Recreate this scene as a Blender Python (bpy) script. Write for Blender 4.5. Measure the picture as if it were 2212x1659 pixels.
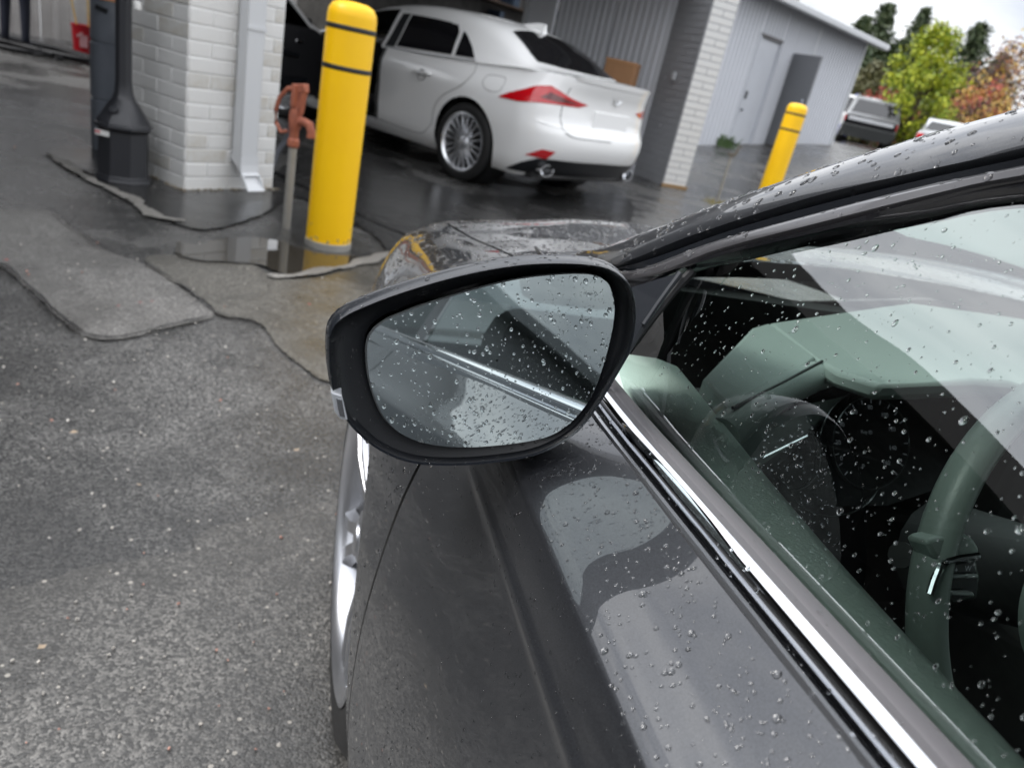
import bpy, bmesh, math, random
import numpy as np
from mathutils import Vector, Matrix, noise
R_ = math.radians
sc = bpy.context.scene
for o in list(bpy.data.objects): bpy.data.objects.remove(o)
COL = sc.collection
rnd = random.Random(7)
rng = np.random.default_rng(7)

# ------------------------------------------------------------------ camera, sky, sun, exposure
FPX, PITCH, ROLL, H = 1600., R_(23.04), R_(12.69), 1.16
VW = np.array([0, math.cos(PITCH), -math.sin(PITCH)])
r0 = np.array([1., 0, 0]); u0 = np.array([0, math.sin(PITCH), math.cos(PITCH)])
VR = math.cos(ROLL)*r0 + math.sin(ROLL)*u0
VU = -math.sin(ROLL)*r0 + math.cos(ROLL)*u0
cd = bpy.data.cameras.new('camera'); cam = bpy.data.objects.new('camera', cd); COL.objects.link(cam)
cam.matrix_world = Matrix(((VR[0], VU[0], -VW[0], 0), (VR[1], VU[1], -VW[1], 0), (VR[2], VU[2], -VW[2], H), (0, 0, 0, 1)))
cd.sensor_width = 36; cd.lens = FPX/2212*36; cd.clip_start = .01; cd.clip_end = 2000
cd.dof.use_dof = True; cd.dof.focus_distance = .56; cd.dof.aperture_fstop = 8.5
sc.camera = cam
SUN_EL, SUN_AZ = R_(50), R_(-98)     # azimuth clockwise from +Y
w = bpy.data.worlds.new("World"); sc.world = w; w.use_nodes = True
nt = w.node_tree; nt.nodes.clear()
def N(nt, t, **k):
    n = nt.nodes.new(t)
    for a, b in k.items():
        if hasattr(n, a) and a not in ('inputs',): setattr(n, a, b)
    return n
out = N(nt, 'ShaderNodeOutputWorld'); bg = N(nt, 'ShaderNodeBackground'); nt.links.new(bg.outputs[0], out.inputs[0])
sky = N(nt, 'ShaderNodeTexSky', sky_type='NISHITA'); sky.sun_disc = False; sky.sun_elevation = SUN_EL; sky.sun_rotation = SUN_AZ
tc = N(nt, 'ShaderNodeTexCoord'); mp = N(nt, 'ShaderNodeMapping'); mp.inputs['Scale'].default_value = (1.2, 1.2, 3.6)
nt.links.new(tc.outputs['Generated'], mp.inputs[0])
n1 = N(nt, 'ShaderNodeTexNoise'); n1.inputs['Scale'].default_value = 2.1; n1.inputs['Detail'].default_value = 7; n1.inputs['Roughness'].default_value = .55
n1.inputs['Distortion'].default_value = .5
nt.links.new(mp.outputs[0], n1.inputs[0])
cr = N(nt, 'ShaderNodeValToRGB'); nt.links.new(n1.outputs[0], cr.inputs[0])
cr.color_ramp.elements[0].position = .34; cr.color_ramp.elements[0].color = (5.6, 5.9, 6.5, 1)
cr.color_ramp.elements[1].position = .60; cr.color_ramp.elements[1].color = (10.5, 10.6, 10.8, 1)
mx = N(nt, 'ShaderNodeMix', data_type='RGBA'); mx.inputs[0].default_value = .93
nt.links.new(sky.outputs[0], mx.inputs[6]); nt.links.new(cr.outputs[0], mx.inputs[7])
sx = N(nt, 'ShaderNodeSeparateXYZ'); nt.links.new(tc.outputs['Generated'], sx.inputs[0])
zr = N(nt, 'ShaderNodeMapRange'); zr.inputs[1].default_value = 0; zr.inputs[2].default_value = 1; zr.inputs[3].default_value = .82; zr.inputs[4].default_value = 2.1; nt.links.new(sx.outputs[2], zr.inputs[0])
vm = N(nt, 'ShaderNodeVectorMath', operation='SCALE'); nt.links.new(mx.outputs[2], vm.inputs[0]); nt.links.new(zr.outputs[0], vm.inputs['Scale'])   # overcast: brighter towards the zenith
nt.links.new(vm.outputs[0], bg.inputs[0]); bg.inputs[1].default_value = .092
sd = bpy.data.lights.new('sun', 'SUN'); sd.energy = 1.5; sd.angle = R_(22); sd.color = (1, .97, .93)
so = bpy.data.objects.new('sun', sd); COL.objects.link(so)
sdir = Vector((math.sin(SUN_AZ)*math.cos(SUN_EL), math.cos(SUN_AZ)*math.cos(SUN_EL), math.sin(SUN_EL)))
so.rotation_euler = sdir.to_track_quat('Z', 'Y').to_euler(); so.location = (-8, 0, 14)
sc.view_settings.view_transform = 'Standard'; sc.view_settings.look = 'None'; sc.view_settings.gamma = 1
sc.view_settings.use_curve_mapping = False; sc.view_settings.exposure = .70
sc.render.engine = 'CYCLES'
sc.cycles.max_bounces = 10; sc.cycles.transparent_max_bounces = 16; sc.cycles.transmission_bounces = 8; sc.cycles.glossy_bounces = 5; sc.cycles.diffuse_bounces = 3
sc.cycles.caustics_reflective = False; sc.cycles.caustics_refractive = True; sc.cycles.blur_glossy = .6; sc.cycles.sample_clamp_indirect = 4

# ------------------------------------------------------------------ frames: a pixel of the photograph -> a point of the place
CO = np.array([0, 0, H])
def ray(x, y): return VW + (x-1106)/FPX*VR - (y-829.5)/FPX*VU
def atz(x, y, z=0.):
    d = ray(x, y); return CO + d*(z-H)/d[2]
CAZ = R_(-18.5)
A = np.array([math.sin(CAZ), math.cos(CAZ), 0]); NN = np.array([-math.cos(CAZ), math.sin(CAZ), 0])
TC = np.array([A, NN, [0, 0, 1]])
def cray(x, y): return TC @ ray(x, y)
def cat(x, y, n, e):       # in the frame of the near car (s forward, o outward, z up): ray with plane n.p = e
    d = cray(x, y); o = np.array([0, 0, H]); n = np.array(n, float); return o + d*((e-n@o)/(n@d))
def c2(x, y): return ((700+x/1.904)/1.128, (1000+y/1.904)/1.128)
def c3(x, y): return ((1495+x/2.212)/1.128, (y/2.212)/1.128)
def c4(x, y): return ((1495+x/2.212)/1.128, (1121+y/2.212)/1.128)
def c5(x, y): return ((1495+x/2.212)/1.128, (500+y/2.212)/1.128)
def cm(x, y): return ((750+x/2.4578)/1.128, (500+y/2.4578)/1.128)
def cz(x, y, z): return cat(x, y, (0, 0, 1), z)
def belt(x, y, dz=0): return cat(x, y, (.05, 0, 1), .945+dz)
def gpl(x, y, c=.242): return cat(x, y, (0, 1, .55), c)
S0, O0 = -.35, -1.015
def L(p): return (p[0]-S0, p[1]-O0, p[2])          # near car frame -> local coordinates of its root
def smooth(a, b, x):
    t = min(1, max(0, (x-a)/(b-a))); return t*t*(3-2*t)
def ground_z(x, y):
    r = math.hypot(x, y)
    return .92*smooth(10.8, 24, r)*smooth(-1.0, 2.0, x) if r > 10.8 else 0.

# ------------------------------------------------------------------ materials
MATS = {}
def mat(name, col=(.5, .5, .5), rough=.5, metal=0., coat=0., coatr=.03, spec=.5, trans=0., ior=1.5, emit=None, bump=None, var=None, flake=0., coatior=1.5):
    if name in MATS: return MATS[name]
    m = bpy.data.materials.new(name); m.use_nodes = True; MATS[name] = m
    nt = m.node_tree; b = nt.nodes['Principled BSDF']; b.inputs['Coat IOR'].default_value = coatior
    b.inputs['Base Color'].default_value = (*col, 1); b.inputs['Roughness'].default_value = rough; b.inputs['Metallic'].default_value = metal
    b.inputs['Coat Weight'].default_value = coat; b.inputs['Coat Roughness'].default_value = coatr
    b.inputs['Specular IOR Level'].default_value = spec; b.inputs['Transmission Weight'].default_value = trans; b.inputs['IOR'].default_value = ior
    if emit: b.inputs['Emission Color'].default_value = (*emit[0], 1); b.inputs['Emission Strength'].default_value = emit[1]
    tc = N(nt, 'ShaderNodeTexCoord')
    if var:      # (scale, amount, second colour)
        n = N(nt, 'ShaderNodeTexNoise'); n.inputs['Scale'].default_value = var[0]; n.inputs['Detail'].default_value = 6; n.inputs['Roughness'].default_value = .65
        nt.links.new(tc.outputs['Object'], n.inputs[0])
        r = N(nt, 'ShaderNodeMapRange'); r.inputs[1].default_value = .35; r.inputs[2].default_value = .7; r.inputs[4].default_value = var[1]
        nt.links.new(n.outputs[0], r.inputs[0])
        x = N(nt, 'ShaderNodeMix', data_type='RGBA'); x.inputs[6].default_value = (*col, 1); x.inputs[7].default_value = (*var[2], 1)
        nt.links.new(r.outputs[0], x.inputs[0]); nt.links.new(x.outputs[2], b.inputs['Base Color'])
    if flake:
        v = N(nt, 'ShaderNodeTexVoronoi'); v.inputs['Scale'].default_value = 2600
        nt.links.new(tc.outputs['Object'], v.inputs[0])
        r = N(nt, 'ShaderNodeMix', data_type='RGBA'); r.inputs[6].default_value = (*[c*(1-flake) for c in col], 1); r.inputs[7].default_value = (*[c*(1+flake) for c in col], 1)
        sx = N(nt, 'ShaderNodeSeparateColor'); nt.links.new(v.outputs['Color'], sx.inputs[0]); nt.links.new(sx.outputs[0], r.inputs[0])
        nt.links.new(r.outputs[2], b.inputs['Base Color'])
    if bump:     # (scale, strength, distance)
        n = N(nt, 'ShaderNodeTexNoise'); n.inputs['Scale'].default_value = bump[0]; n.inputs['Detail'].default_value = 5
        nt.links.new(tc.outputs['Object'], n.inputs[0])
        bp = N(nt, 'ShaderNodeBump'); bp.inputs['Strength'].default_value = bump[1]; bp.inputs['Distance'].default_value = bump[2]
        nt.links.new(n.outputs[0], bp.inputs['Height']); nt.links.new(bp.outputs[0], b.inputs['Normal'])
    return m
def glassmat(name, tint, ior=1.5, rough=0.):
    if name in MATS: return MATS[name]
    m = bpy.data.materials.new(name); m.use_nodes = True; MATS[name] = m
    nt = m.node_tree; nt.nodes.clear()
    o = N(nt, 'ShaderNodeOutputMaterial'); t = N(nt, 'ShaderNodeBsdfTransparent'); t.inputs[0].default_value = (*tint, 1)
    g = N(nt, 'ShaderNodeBsdfGlossy'); g.inputs['Roughness'].default_value = rough; g.inputs[0].default_value = (.95, .97, .98, 1)
    f = N(nt, 'ShaderNodeFresnel'); f.inputs[0].default_value = ior; x = N(nt, 'ShaderNodeMixShader')
    nt.links.new(f.outputs[0], x.inputs[0]); nt.links.new(t.outputs[0], x.inputs[1]); nt.links.new(g.outputs[0], x.inputs[2]); nt.links.new(x.outputs[0], o.inputs[0])
    return m
PAINT = mat('grey_metallic_paint', (.034, .036, .041), .36, .5, 1., .012, flake=.35, coatior=1.62)
BLACKPL = mat('black_plastic', (.009, .010, .012), .38, spec=.35, bump=(900, .12, .0003))
SATIN = mat('satin_black_plastic', (.012, .014, .018), .26, coat=.2, coatr=.15)
GLOSSBLK = mat('gloss_black', (.008, .008, .01), .12, coat=1)
RUBBER = mat('rubber', (.012, .012, .013), .55)
GREYRUB = mat('grey_sealing_strip', (.10, .095, .10), .4)
CHROME = mat('chrome', (.86, .87, .89), .03, 1.)
MIRROR = mat('mirror_silver', (.56, .625, .625), .0, 1.)
WATER = mat('water', (1, 1, 1), .0, 0, trans=1., ior=1.33)
GLASS = glassmat('green_tinted_glass', (.86, .96, .92), 2.6)
WSCR = glassmat('windscreen_glass', (.86, .95, .91), 1.5)
GLASSR = glassmat('rear_tinted_glass', (.10, .13, .12), 1.55)
WGLASS = glassmat('clear_window_glass', (.55, .64, .6), 1.5)
SEAT = mat('dark_leather', (.028, .029, .031), .5, bump=(400, .3, .001))
DASH = mat('soft_grey_dash', (.27, .31, .295), .5, bump=(700, .35, .0008))
TRIM = mat('green_cast_door_trim', (.72, .86, .79), .42, bump=(420, .7, .0012))  # green cast of the window glass is put into the grey trim's colour
DARKIN = mat('dark_interior', (.010, .010, .011), .6)
WHITEP = mat('pearl_white_paint', (.90, .90, .89), .26, .0, 1., .03)
TYRE = mat('tyre', (.012, .012, .012), .6, bump=(200, .3, .002))
ALLOY = mat('silver_alloy', (.50, .51, .54), .28, .9, coat=.5)
DARKALLOY = mat('dark_alloy', (.12, .12, .13), .3, .9)
YELLOW = mat('yellow_plastic_sleeve', (.95, .56, .002), .45, coat=.1, coatr=.3, spec=.35, var=(3., .4, (.86, .46, .01)))
BLKBAND = mat('black_band', (.02, .02, .02), .5)
CONC = mat('concrete', (.30, .29, .27), .8, bump=(60, .5, .003), var=(9, .6, (.2, .19, .17)))
BRICKW = mat('white_painted_brick', (.72, .72, .705), .55, bump=(45, .45, .003), var=(7, .35, (.62, .61, .585)))
BRICKW2 = mat('white_painted_brick_worn', (.63, .63, .61), .6, bump=(45, .5, .003), var=(14, .75, (.50, .46, .39)))
MORTAR = mat('painted_mortar', (.74, .74, .73), .6, bump=(80, .4, .002))
MOSS = mat('grimy_base', (.13, .10, .055), .9, bump=(120, .8, .004), var=(30, 1., (.34, .32, .28)))
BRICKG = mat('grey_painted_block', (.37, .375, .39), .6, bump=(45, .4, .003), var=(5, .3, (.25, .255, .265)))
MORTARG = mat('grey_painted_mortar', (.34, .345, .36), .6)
DOWN = mat('painted_downspout', (.60, .615, .63), .4)
SIDING = mat('grey_metal_siding', (.70, .715, .75), .42, .0, var=(2.5, .3, (.62, .635, .67)))
SIDINGD = mat('dark_metal_siding', (.25, .26, .28), .45, .15, var=(2.5, .3, (.20, .205, .22)))
SIDINGL = mat('old_light_siding', (.52, .50, .48), .5, .1, var=(3, .6, (.36, .34, .33)))
DOORP = mat('grey_door_paint', (.56, .58, .62), .45, var=(4, .3, (.47, .485, .52)))
ROOFM = mat('roof_metal', (.30, .31, .32), .5, .3)
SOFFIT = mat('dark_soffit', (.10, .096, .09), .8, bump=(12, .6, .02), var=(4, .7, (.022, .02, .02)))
CARD = mat('cardboard', (.36, .19, .09), .8, var=(8, .4, (.28, .14, .07)))
RUST = mat('faded_red_cast_iron', (.50, .17, .10), .6, bump=(120, .6, .002), var=(25, .8, (.27, .09, .065)))
GALV = mat('galvanised_pipe', (.44, .43, .40), .45, .5, var=(20, .6, (.33, .31, .27)))
REDPL = mat('red_plastic', (.52, .008, .018), .35)
GREYPL = mat('dark_grey_plastic', (.12, .135, .16), .42, var=(6, .6, (.17, .185, .21)))
BLKPOLY = mat('black_polyethylene', (.022, .023, .027), .38, bump=(180, .25, .001))
WHITEPL = mat('white_label', (.8, .8, .78), .5)
REDLENS = mat('red_lens', (.55, .006, .012), .08, coat=1)
DARKLENS = mat('dark_red_lens', (.12, .004, .006), .1, coat=1)
CLEARL = mat('clear_lens', (.55, .57, .6), .06, .3, coat=1)
NAVY = mat('navy_cloth', (.016, .019, .033), .85, bump=(60, .5, .006))
SKIN = mat('skin', (.42, .22, .15), .5)
SHOE = mat('black_shoe', (.012, .012, .012), .5)
HAIR = mat('dark_hair', (.02, .014, .01), .6)
WOODY = mat('yellow_handle', (.72, .50, .17), .5)
BARK = mat('bark', (.09, .065, .045), .9, bump=(20, 1, .03))
HOSE = mat('black_hose', (.014, .014, .016), .45)
WEED = mat('weed_green', (.05, .10, .02), .6)
SILVER = mat('silver_car_paint', (.55, .56, .58), .3, .6, 1.)
GREYCAR = mat('grey_green_car_paint', (.025, .027, .026), .35, .5, 1.)
BLUEM = mat('blue_paint', (.06, .08, .35), .4)
def leafmat(name, a, b):
    m = mat(name, a, .55); nt = m.node_tree; bs = nt.nodes['Principled BSDF']
    oi = N(nt, 'ShaderNodeNewGeometry'); x = N(nt, 'ShaderNodeMix', data_type='RGBA'); x.inputs[6].default_value = (*a, 1); x.inputs[7].default_value = (*b, 1)
    nt.links.new(oi.outputs['Random Per Island'], x.inputs[0]); nt.links.new(x.outputs[2], bs.inputs['Base Color']); return m
L_CON = leafmat('conifer_needles', (.022, .045, .018), (.075, .10, .035))
L_CON2 = leafmat('olive_needles', (.06, .065, .022), (.13, .12, .045))
L_GRN = leafmat('yellow_green_leaves', (.13, .21, .008), (.42, .44, .02))
L_RED = leafmat('red_leaves', (.30, .035, .03), (.48, .13, .10))
L_PUR = leafmat('purple_brown_leaves', (.075, .03, .035), (.17, .085, .075))
L_ORG = leafmat('orange_leaves', (.42, .16, .05), (.45, .36, .06))

# ------------------------------------------------------------------ builders
def setp(o, label=None, cat_=None, group=None, kind=None):
    if label: o['label'] = label
    if cat_: o['category'] = cat_
    if group: o['group'] = group
    if kind: o['kind'] = kind
    return o
def mesh(name, V, F, m, parent=None, smooth_=True, sharp=35):
    me = bpy.data.meshes.new(name); me.from_pydata([tuple(map(float, v)) for v in V], [], F); me.update()
    bm = bmesh.new(); bm.from_mesh(me); bmesh.ops.remove_doubles(bm, verts=bm.verts, dist=1e-6); bmesh.ops.recalc_face_normals(bm, faces=bm.faces)
    bm.to_mesh(me); bm.free()
    if smooth_:
        me.polygons.foreach_set('use_smooth', [True]*len(me.polygons)); me.set_sharp_from_angle(angle=R_(sharp))
    ms = m if isinstance(m, (list, tuple)) else [m]
    for q in ms: me.materials.append(q)
    o = bpy.data.objects.new(name, me); COL.objects.link(o)
    if parent: o.parent = parent
    return o
class MB:
    def __init__(s): s.V = []; s.F = []
    def add(s, V, F):
        n = len(s.V); s.V += [tuple(v) for v in V]; s.F += [tuple(i+n for i in f) for f in F]; return s
    def box(s, c, d, rz=0, rx=0, ry=0):
        M = Matrix.Translation(c) @ Matrix.Rotation(rz, 4, 'Z') @ Matrix.Rotation(ry, 4, 'Y') @ Matrix.Rotation(rx, 4, 'X')
        V = [M @ Vector((x*d[0]/2, y*d[1]/2, z*d[2]/2)) for x in (-1, 1) for y in (-1, 1) for z in (-1, 1)]
        return s.add(V, [(0, 1, 3, 2), (4, 6, 7, 5), (0, 4, 5, 1), (2, 3, 7, 6), (0, 2, 6, 4), (1, 5, 7, 3)])
    def lathe(s, prof, n=24, c=(0, 0, 0), axis='Z', cap=True):
        V = []; F = []
        for r, z in prof:
            for k in range(n):
                a = 2*math.pi*k/n; p = (r*math.cos(a), r*math.sin(a), z)
                if axis == 'Y': p = (p[0], p[2], p[1])
                if axis == 'X': p = (p[2], p[0], p[1])
                V.append((p[0]+c[0], p[1]+c[1], p[2]+c[2]))
        for i in range(len(prof)-1):
            for k in range(n): F.append((i*n+k, i*n+(k+1) % n, (i+1)*n+(k+1) % n, (i+1)*n+k))
        if cap: F.append(tuple(range(n))[::-1]); F.append(tuple((len(prof)-1)*n+k for k in range(n)))
        return s.add(V, F)
    def tube(s, P, r, n=8, closed=False, cap=True):
        P = [Vector(p) for p in P]; rr = r if isinstance(r, (list, tuple)) else [r]*len(P); V = []; F = []
        up = Vector((0, 0, 1))
        for i, p in enumerate(P):
            a = P[i-1] if (i > 0 or closed) else P[i]; b = P[(i+1) % len(P)] if (i < len(P)-1 or closed) else P[i]
            t = (b-a).normalized(); x = t.cross(up)
            if x.length < .05: x = t.cross(Vector((1, 0, 0)))
            x.normalize(); y = t.cross(x)
            for k in range(n):
                an = 2*math.pi*k/n; V.append(p+(x*math.cos(an)+y*math.sin(an))*rr[i])
        m_ = len(P)
        for i in range(m_ if closed else m_-1):
            j = (i+1) % m_
            for k in range(n): F.append((i*n+k, i*n+(k+1) % n, j*n+(k+1) % n, j*n+k))
        if not closed and cap: F.append(tuple(range(n))); F.append(tuple((m_-1)*n+k for k in range(n)))
        return s.add(V, F)
    def prism(s, poly, h, c=(0, 0, 0)):     # poly in xy
        n = len(poly); V = [(x+c[0], y+c[1], c[2]) for x, y in poly]+[(x+c[0], y+c[1], c[2]+h) for x, y in poly]
        return s.add(V, [tuple(range(n))[::-1], tuple(range(n, 2*n))]+[(i, (i+1) % n, n+(i+1) % n, n+i) for i in range(n)])
    def loft(s, rows, closed=False, caps=False):
        n = len(rows[0]); V = [p for r in rows for p in r]; F = []
        for i in range(len(rows)-1):
            for k in range(n if closed else n-1):
                F.append((i*n+k, i*n+(k+1) % n, (i+1)*n+(k+1) % n, (i+1)*n+k))
        if caps: F.append(tuple(range(n))); F.append(tuple((len(rows)-1)*n+k for k in range(n)))
        return s.add(V, F)
    def build(s, name, m, parent=None, smooth_=True, sharp=35, bevel=0):
        o = mesh(name, s.V, s.F, m, parent, smooth_, sharp)
        if bevel:
            b = o.modifiers.new('bevel', 'BEVEL'); b.width = bevel; b.segments = 2; b.limit_method = 'ANGLE'; b.angle_limit = R_(40)
        return o
def empty(name, loc=(0, 0, 0), rz=0., **k):
    o = bpy.data.objects.new(name, None); COL.objects.link(o); o.location = loc; o.rotation_euler = (0, 0, rz); o.empty_display_size = .1
    return setp(o, k.get('label'), k.get('cat'), k.get('group'), k.get('kind'))
def tag(o, label, cat_, group=None): return setp(o, label, cat_, group)
def clone(o, parent=None):
    c = o.copy(); COL.objects.link(c); c.parent = parent
    for ch in [x for x in bpy.data.objects if x.parent == o]: clone(ch, c)
    return c
def crom(P, u):      # Catmull-Rom through an array of points, u in [0, n-1]
    P = np.asarray(P, float); n = len(P); i = int(min(max(math.floor(u), 0), n-2)); t = u-i
    a = P[max(i-1, 0)] if i > 0 else 2*P[0]-P[1]; b = P[i]; c = P[i+1]; d = P[i+2] if i+2 < n else 2*P[-1]-P[-2]
    return .5*((2*b)+(-a+c)*t+(2*a-5*b+4*c-d)*t*t+(-a+3*b-3*c+d)*t**3)
def mono(xs, x):     # index position of x in a monotone list
    if x <= xs[0]: return 0.
    for i in range(len(xs)-1):
        if x <= xs[i+1]: return i+(x-xs[i])/(xs[i+1]-xs[i])
    return len(xs)-1.
def spline(P, n): return [crom(P, u) for u in np.linspace(0, len(P)-1, n)]

def scatter(src, n, rmin, rmax, parent, name='water_droplets', keep=None, seed=1, power=3., stretch=1.25, grav=(0, 0, -1), squash=.55, label=None, outv=(0, .6, .6)):
    """water beads standing on a surface: one joined mesh"""
    rg = np.random.default_rng(seed); V = []; F = []
    objs = src if isinstance(src, list) else [src]
    T_ = []; Nn = []
    for ob in objs:
        me = ob.data; me.calc_loop_triangles()
        co = np.empty(len(me.vertices)*3); me.vertices.foreach_get('co', co); co = co.reshape(-1, 3)
        tv = np.empty(len(me.loop_triangles)*3, dtype=np.int32); me.loop_triangles.foreach_get('vertices', tv); tv = tv.reshape(-1, 3)
        vn = np.empty(len(me.vertices)*3); me.vertices.foreach_get('normal', vn); vn = vn.reshape(-1, 3)
        T_.append(co[tv]); Nn.append(vn[tv])
    T_ = np.concatenate(T_); Nn = np.concatenate(Nn)
    cen = T_.mean(1)
    if keep is not None:
        k = np.array([keep(c) for c in cen], float)
    else: k = np.ones(len(cen))
    ar = np.linalg.norm(np.cross(T_[:, 1]-T_[:, 0], T_[:, 2]-T_[:, 0]), axis=1)*k
    cdf = np.cumsum(ar)/ar.sum()
    idx = np.searchsorted(cdf, rg.random(n)); a = rg.random((n, 2)); fl = a.sum(1) > 1; a[fl] = 1-a[fl]
    bw = np.stack([1-a.sum(1), a[:, 0], a[:, 1]], 1)
    P = (T_[idx]*bw[..., None]).sum(1); Q = (Nn[idx]*bw[..., None]).sum(1); Q /= np.linalg.norm(Q, axis=1)[:, None]
    Q *= np.sign(Q@np.array(outv, float)+1e-9)[:, None]
    rad = rmin+(rmax-rmin)*rg.random(n)**power
    g = np.array(grav, float); K = 8; rings = ((1., -.06), (.97, .30), (.72, .74), (.36, .95))
    for p, q, r in zip(P, Q, rad):
        t = g-q*(g@q); ln = np.linalg.norm(t)
        t = t/ln if ln > .05 else np.cross(q, [1, .3, .2])/np.linalg.norm(np.cross(q, [1, .3, .2]))
        b = np.cross(q, t); st = 1+(stretch-1)*rg.random(); n0 = len(V); hh = r*squash*(1.1-.35*rg.random())
        ph = rg.random()*6.28; wob = .12*rg.random()
        for rr, hz in rings:
            for j in range(K):
                an = 6.2832*j/K; rj = r*rr*(1+wob*math.sin(2*an+ph))
                V.append(p+t*rj*math.cos(an)*st+b*rj*math.sin(an)+q*hz*hh)
        V.append(p+q*hh)
        for i in range(len(rings)-1):
            for j in range(K): F.append((n0+i*K+j, n0+i*K+(j+1) % K, n0+(i+1)*K+(j+1) % K, n0+(i+1)*K+j))
        for j in range(K): F.append((n0+3*K+j, n0+3*K+(j+1) % K, n0+4*K))
    me = bpy.data.meshes.new(name); me.from_pydata([tuple(map(float, v)) for v in V], [], F); me.update()
    me.polygons.foreach_set('use_smooth', [True]*len(me.polygons)); me.materials.append(WATER)
    o = bpy.data.objects.new(name, me); COL.objects.link(o); o.parent = parent; o['kind'] = 'stuff'
    o['label'] = label or 'clear rain beads standing on the surface'
    return o

# ------------------------------------------------------------------ ground
def asphalt(name, dark, light, rough, specks=.5, bumps=.6, wet=.35, scale=210., wetlow=.0, mids=85.):
    if name in MATS: return MATS[name]
    m = bpy.data.materials.new(name); m.use_nodes = True; MATS[name] = m; nt = m.node_tree; b = nt.nodes['Principled BSDF']; lk = nt.links.new
    tc = N(nt, 'ShaderNodeTexCoord')
    v = N(nt, 'ShaderNodeTexVoronoi'); v.inputs['Scale'].default_value = scale; lk(tc.outputs['Object'], v.inputs[0])
    sc_ = N(nt, 'ShaderNodeSeparateColor'); lk(v.outputs['Color'], sc_.inputs[0])
    big = N(nt, 'ShaderNodeTexNoise'); big.inputs['Scale'].default_value = 1.15; big.inputs['Detail'].default_value = 8; big.inputs['Roughness'].default_value = .68; lk(tc.outputs['Object'], big.inputs[0])
    mid = N(nt, 'ShaderNodeTexNoise'); mid.inputs['Scale'].default_value = mids; mid.inputs['Detail'].default_value = 5; mid.inputs['Roughness'].default_value = .75; lk(tc.outputs['Object'], mid.inputs[0])
    r1 = N(nt, 'ShaderNodeMapRange'); r1.inputs[1].default_value = .25; r1.inputs[2].default_value = 1.; r1.inputs[3].default_value = 0; r1.inputs[4].default_value = specks
    lk(sc_.outputs[0], r1.inputs[0])
    mul = N(nt, 'ShaderNodeMath', operation='MULTIPLY'); lk(r1.outputs[0], mul.inputs[0])
    r2 = N(nt, 'ShaderNodeMapRange'); r2.inputs[1].default_value = .32; r2.inputs[2].default_value = .72; r2.inputs[3].default_value = .25; r2.inputs[4].default_value = 1.25; lk(mid.outputs[0], r2.inputs[0]); lk(r2.outputs[0], mul.inputs[1])
    mul2 = N(nt, 'ShaderNodeMath', operation='MULTIPLY'); lk(mul.outputs[0], mul2.inputs[0])
    r3 = N(nt, 'ShaderNodeMapRange'); r3.inputs[1].default_value = .42; r3.inputs[2].default_value = .60; r3.inputs[3].default_value = .32; r3.inputs[4].default_value = 1.4; lk(big.outputs[0], r3.inputs[0]); lk(r3.outputs[0], mul2.inputs[1])
    x = N(nt, 'ShaderNodeMix', data_type='RGBA'); x.inputs[6].default_value = (*dark, 1); x.inputs[7].default_value = (*light, 1); lk(mul2.outputs[0], x.inputs[0])
    # a few pale stones
    v2 = N(nt, 'ShaderNodeTexVoronoi'); v2.inputs['Scale'].default_value = 60; lk(tc.outputs['Object'], v2.inputs[0]); s2 = N(nt, 'ShaderNodeSeparateColor'); lk(v2.outputs['Color'], s2.inputs[0])
    g1 = N(nt, 'ShaderNodeMath', operation='GREATER_THAN'); lk(s2.outputs[1], g1.inputs[0]); g1.inputs[1].default_value = .97
    g2 = N(nt, 'ShaderNodeMath', operation='LESS_THAN'); lk(v2.outputs['Distance'], g2.inputs[0]); g2.inputs[1].default_value = .26
    g3 = N(nt, 'ShaderNodeMath', operation='MULTIPLY'); lk(g1.outputs[0], g3.inputs[0]); lk(g2.outputs[0], g3.inputs[1])
    x2 = N(nt, 'ShaderNodeMix', data_type='RGBA'); lk(g3.outputs[0], x2.inputs[0]); lk(x.outputs[2], x2.inputs[6]); x2.inputs[7].default_value = (.30, .28, .25, 1)
    lk(x2.outputs[2], b.inputs['Base Color'])
    rr = N(nt, 'ShaderNodeMapRange'); rr.inputs[1].default_value = .42; rr.inputs[2].default_value = .58; rr.inputs[3].default_value = max(.06, rough-wet); rr.inputs[4].default_value = rough; lk(big.outputs[0], rr.inputs[0]); lk(rr.outputs[0], b.inputs['Roughness'])
    b.inputs['Specular IOR Level'].default_value = .55
    ad = N(nt, 'ShaderNodeMath', operation='MULTIPLY_ADD'); lk(v.outputs['Distance'], ad.inputs[0]); ad.inputs[1].default_value = -.9; lk(mid.outputs[0], ad.inputs[2])
    bp = N(nt, 'ShaderNodeBump'); bp.inputs['Strength'].default_value = bumps*.75; bp.inputs['Distance'].default_value = .0025; lk(ad.outputs[0], bp.inputs['Height'])
    bp2 = N(nt, 'ShaderNodeBump'); bp2.inputs['Strength'].default_value = .12; bp2.inputs['Distance'].default_value = .03; lk(big.outputs[0], bp2.inputs['Height']); lk(bp.outputs[0], bp2.inputs['Normal']); lk(bp2.outputs[0], b.inputs['Normal'])
    return m
ASPH = asphalt('wet_asphalt', (.026, .026, .026), (.21, .205, .195), .42, 1., .6, .34)
ASPH2 = asphalt('worn_pale_asphalt', (.07, .068, .064), (.29, .28, .265), .52, 1., .55, .25)
ASPH3 = asphalt('smooth_dark_tar', (.020, .020, .020), (.06, .058, .055), .30, .5, .22, .22)
ASPHD = asphalt('dark_joint_asphalt', (.012, .012, .012), (.10, .097, .092), .40, .9, .6, .25)
ASPH4 = asphalt('brown_damp_asphalt', (.05, .047, .041), (.22, .21, .185), .48, .9, .55, .28)
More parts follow.
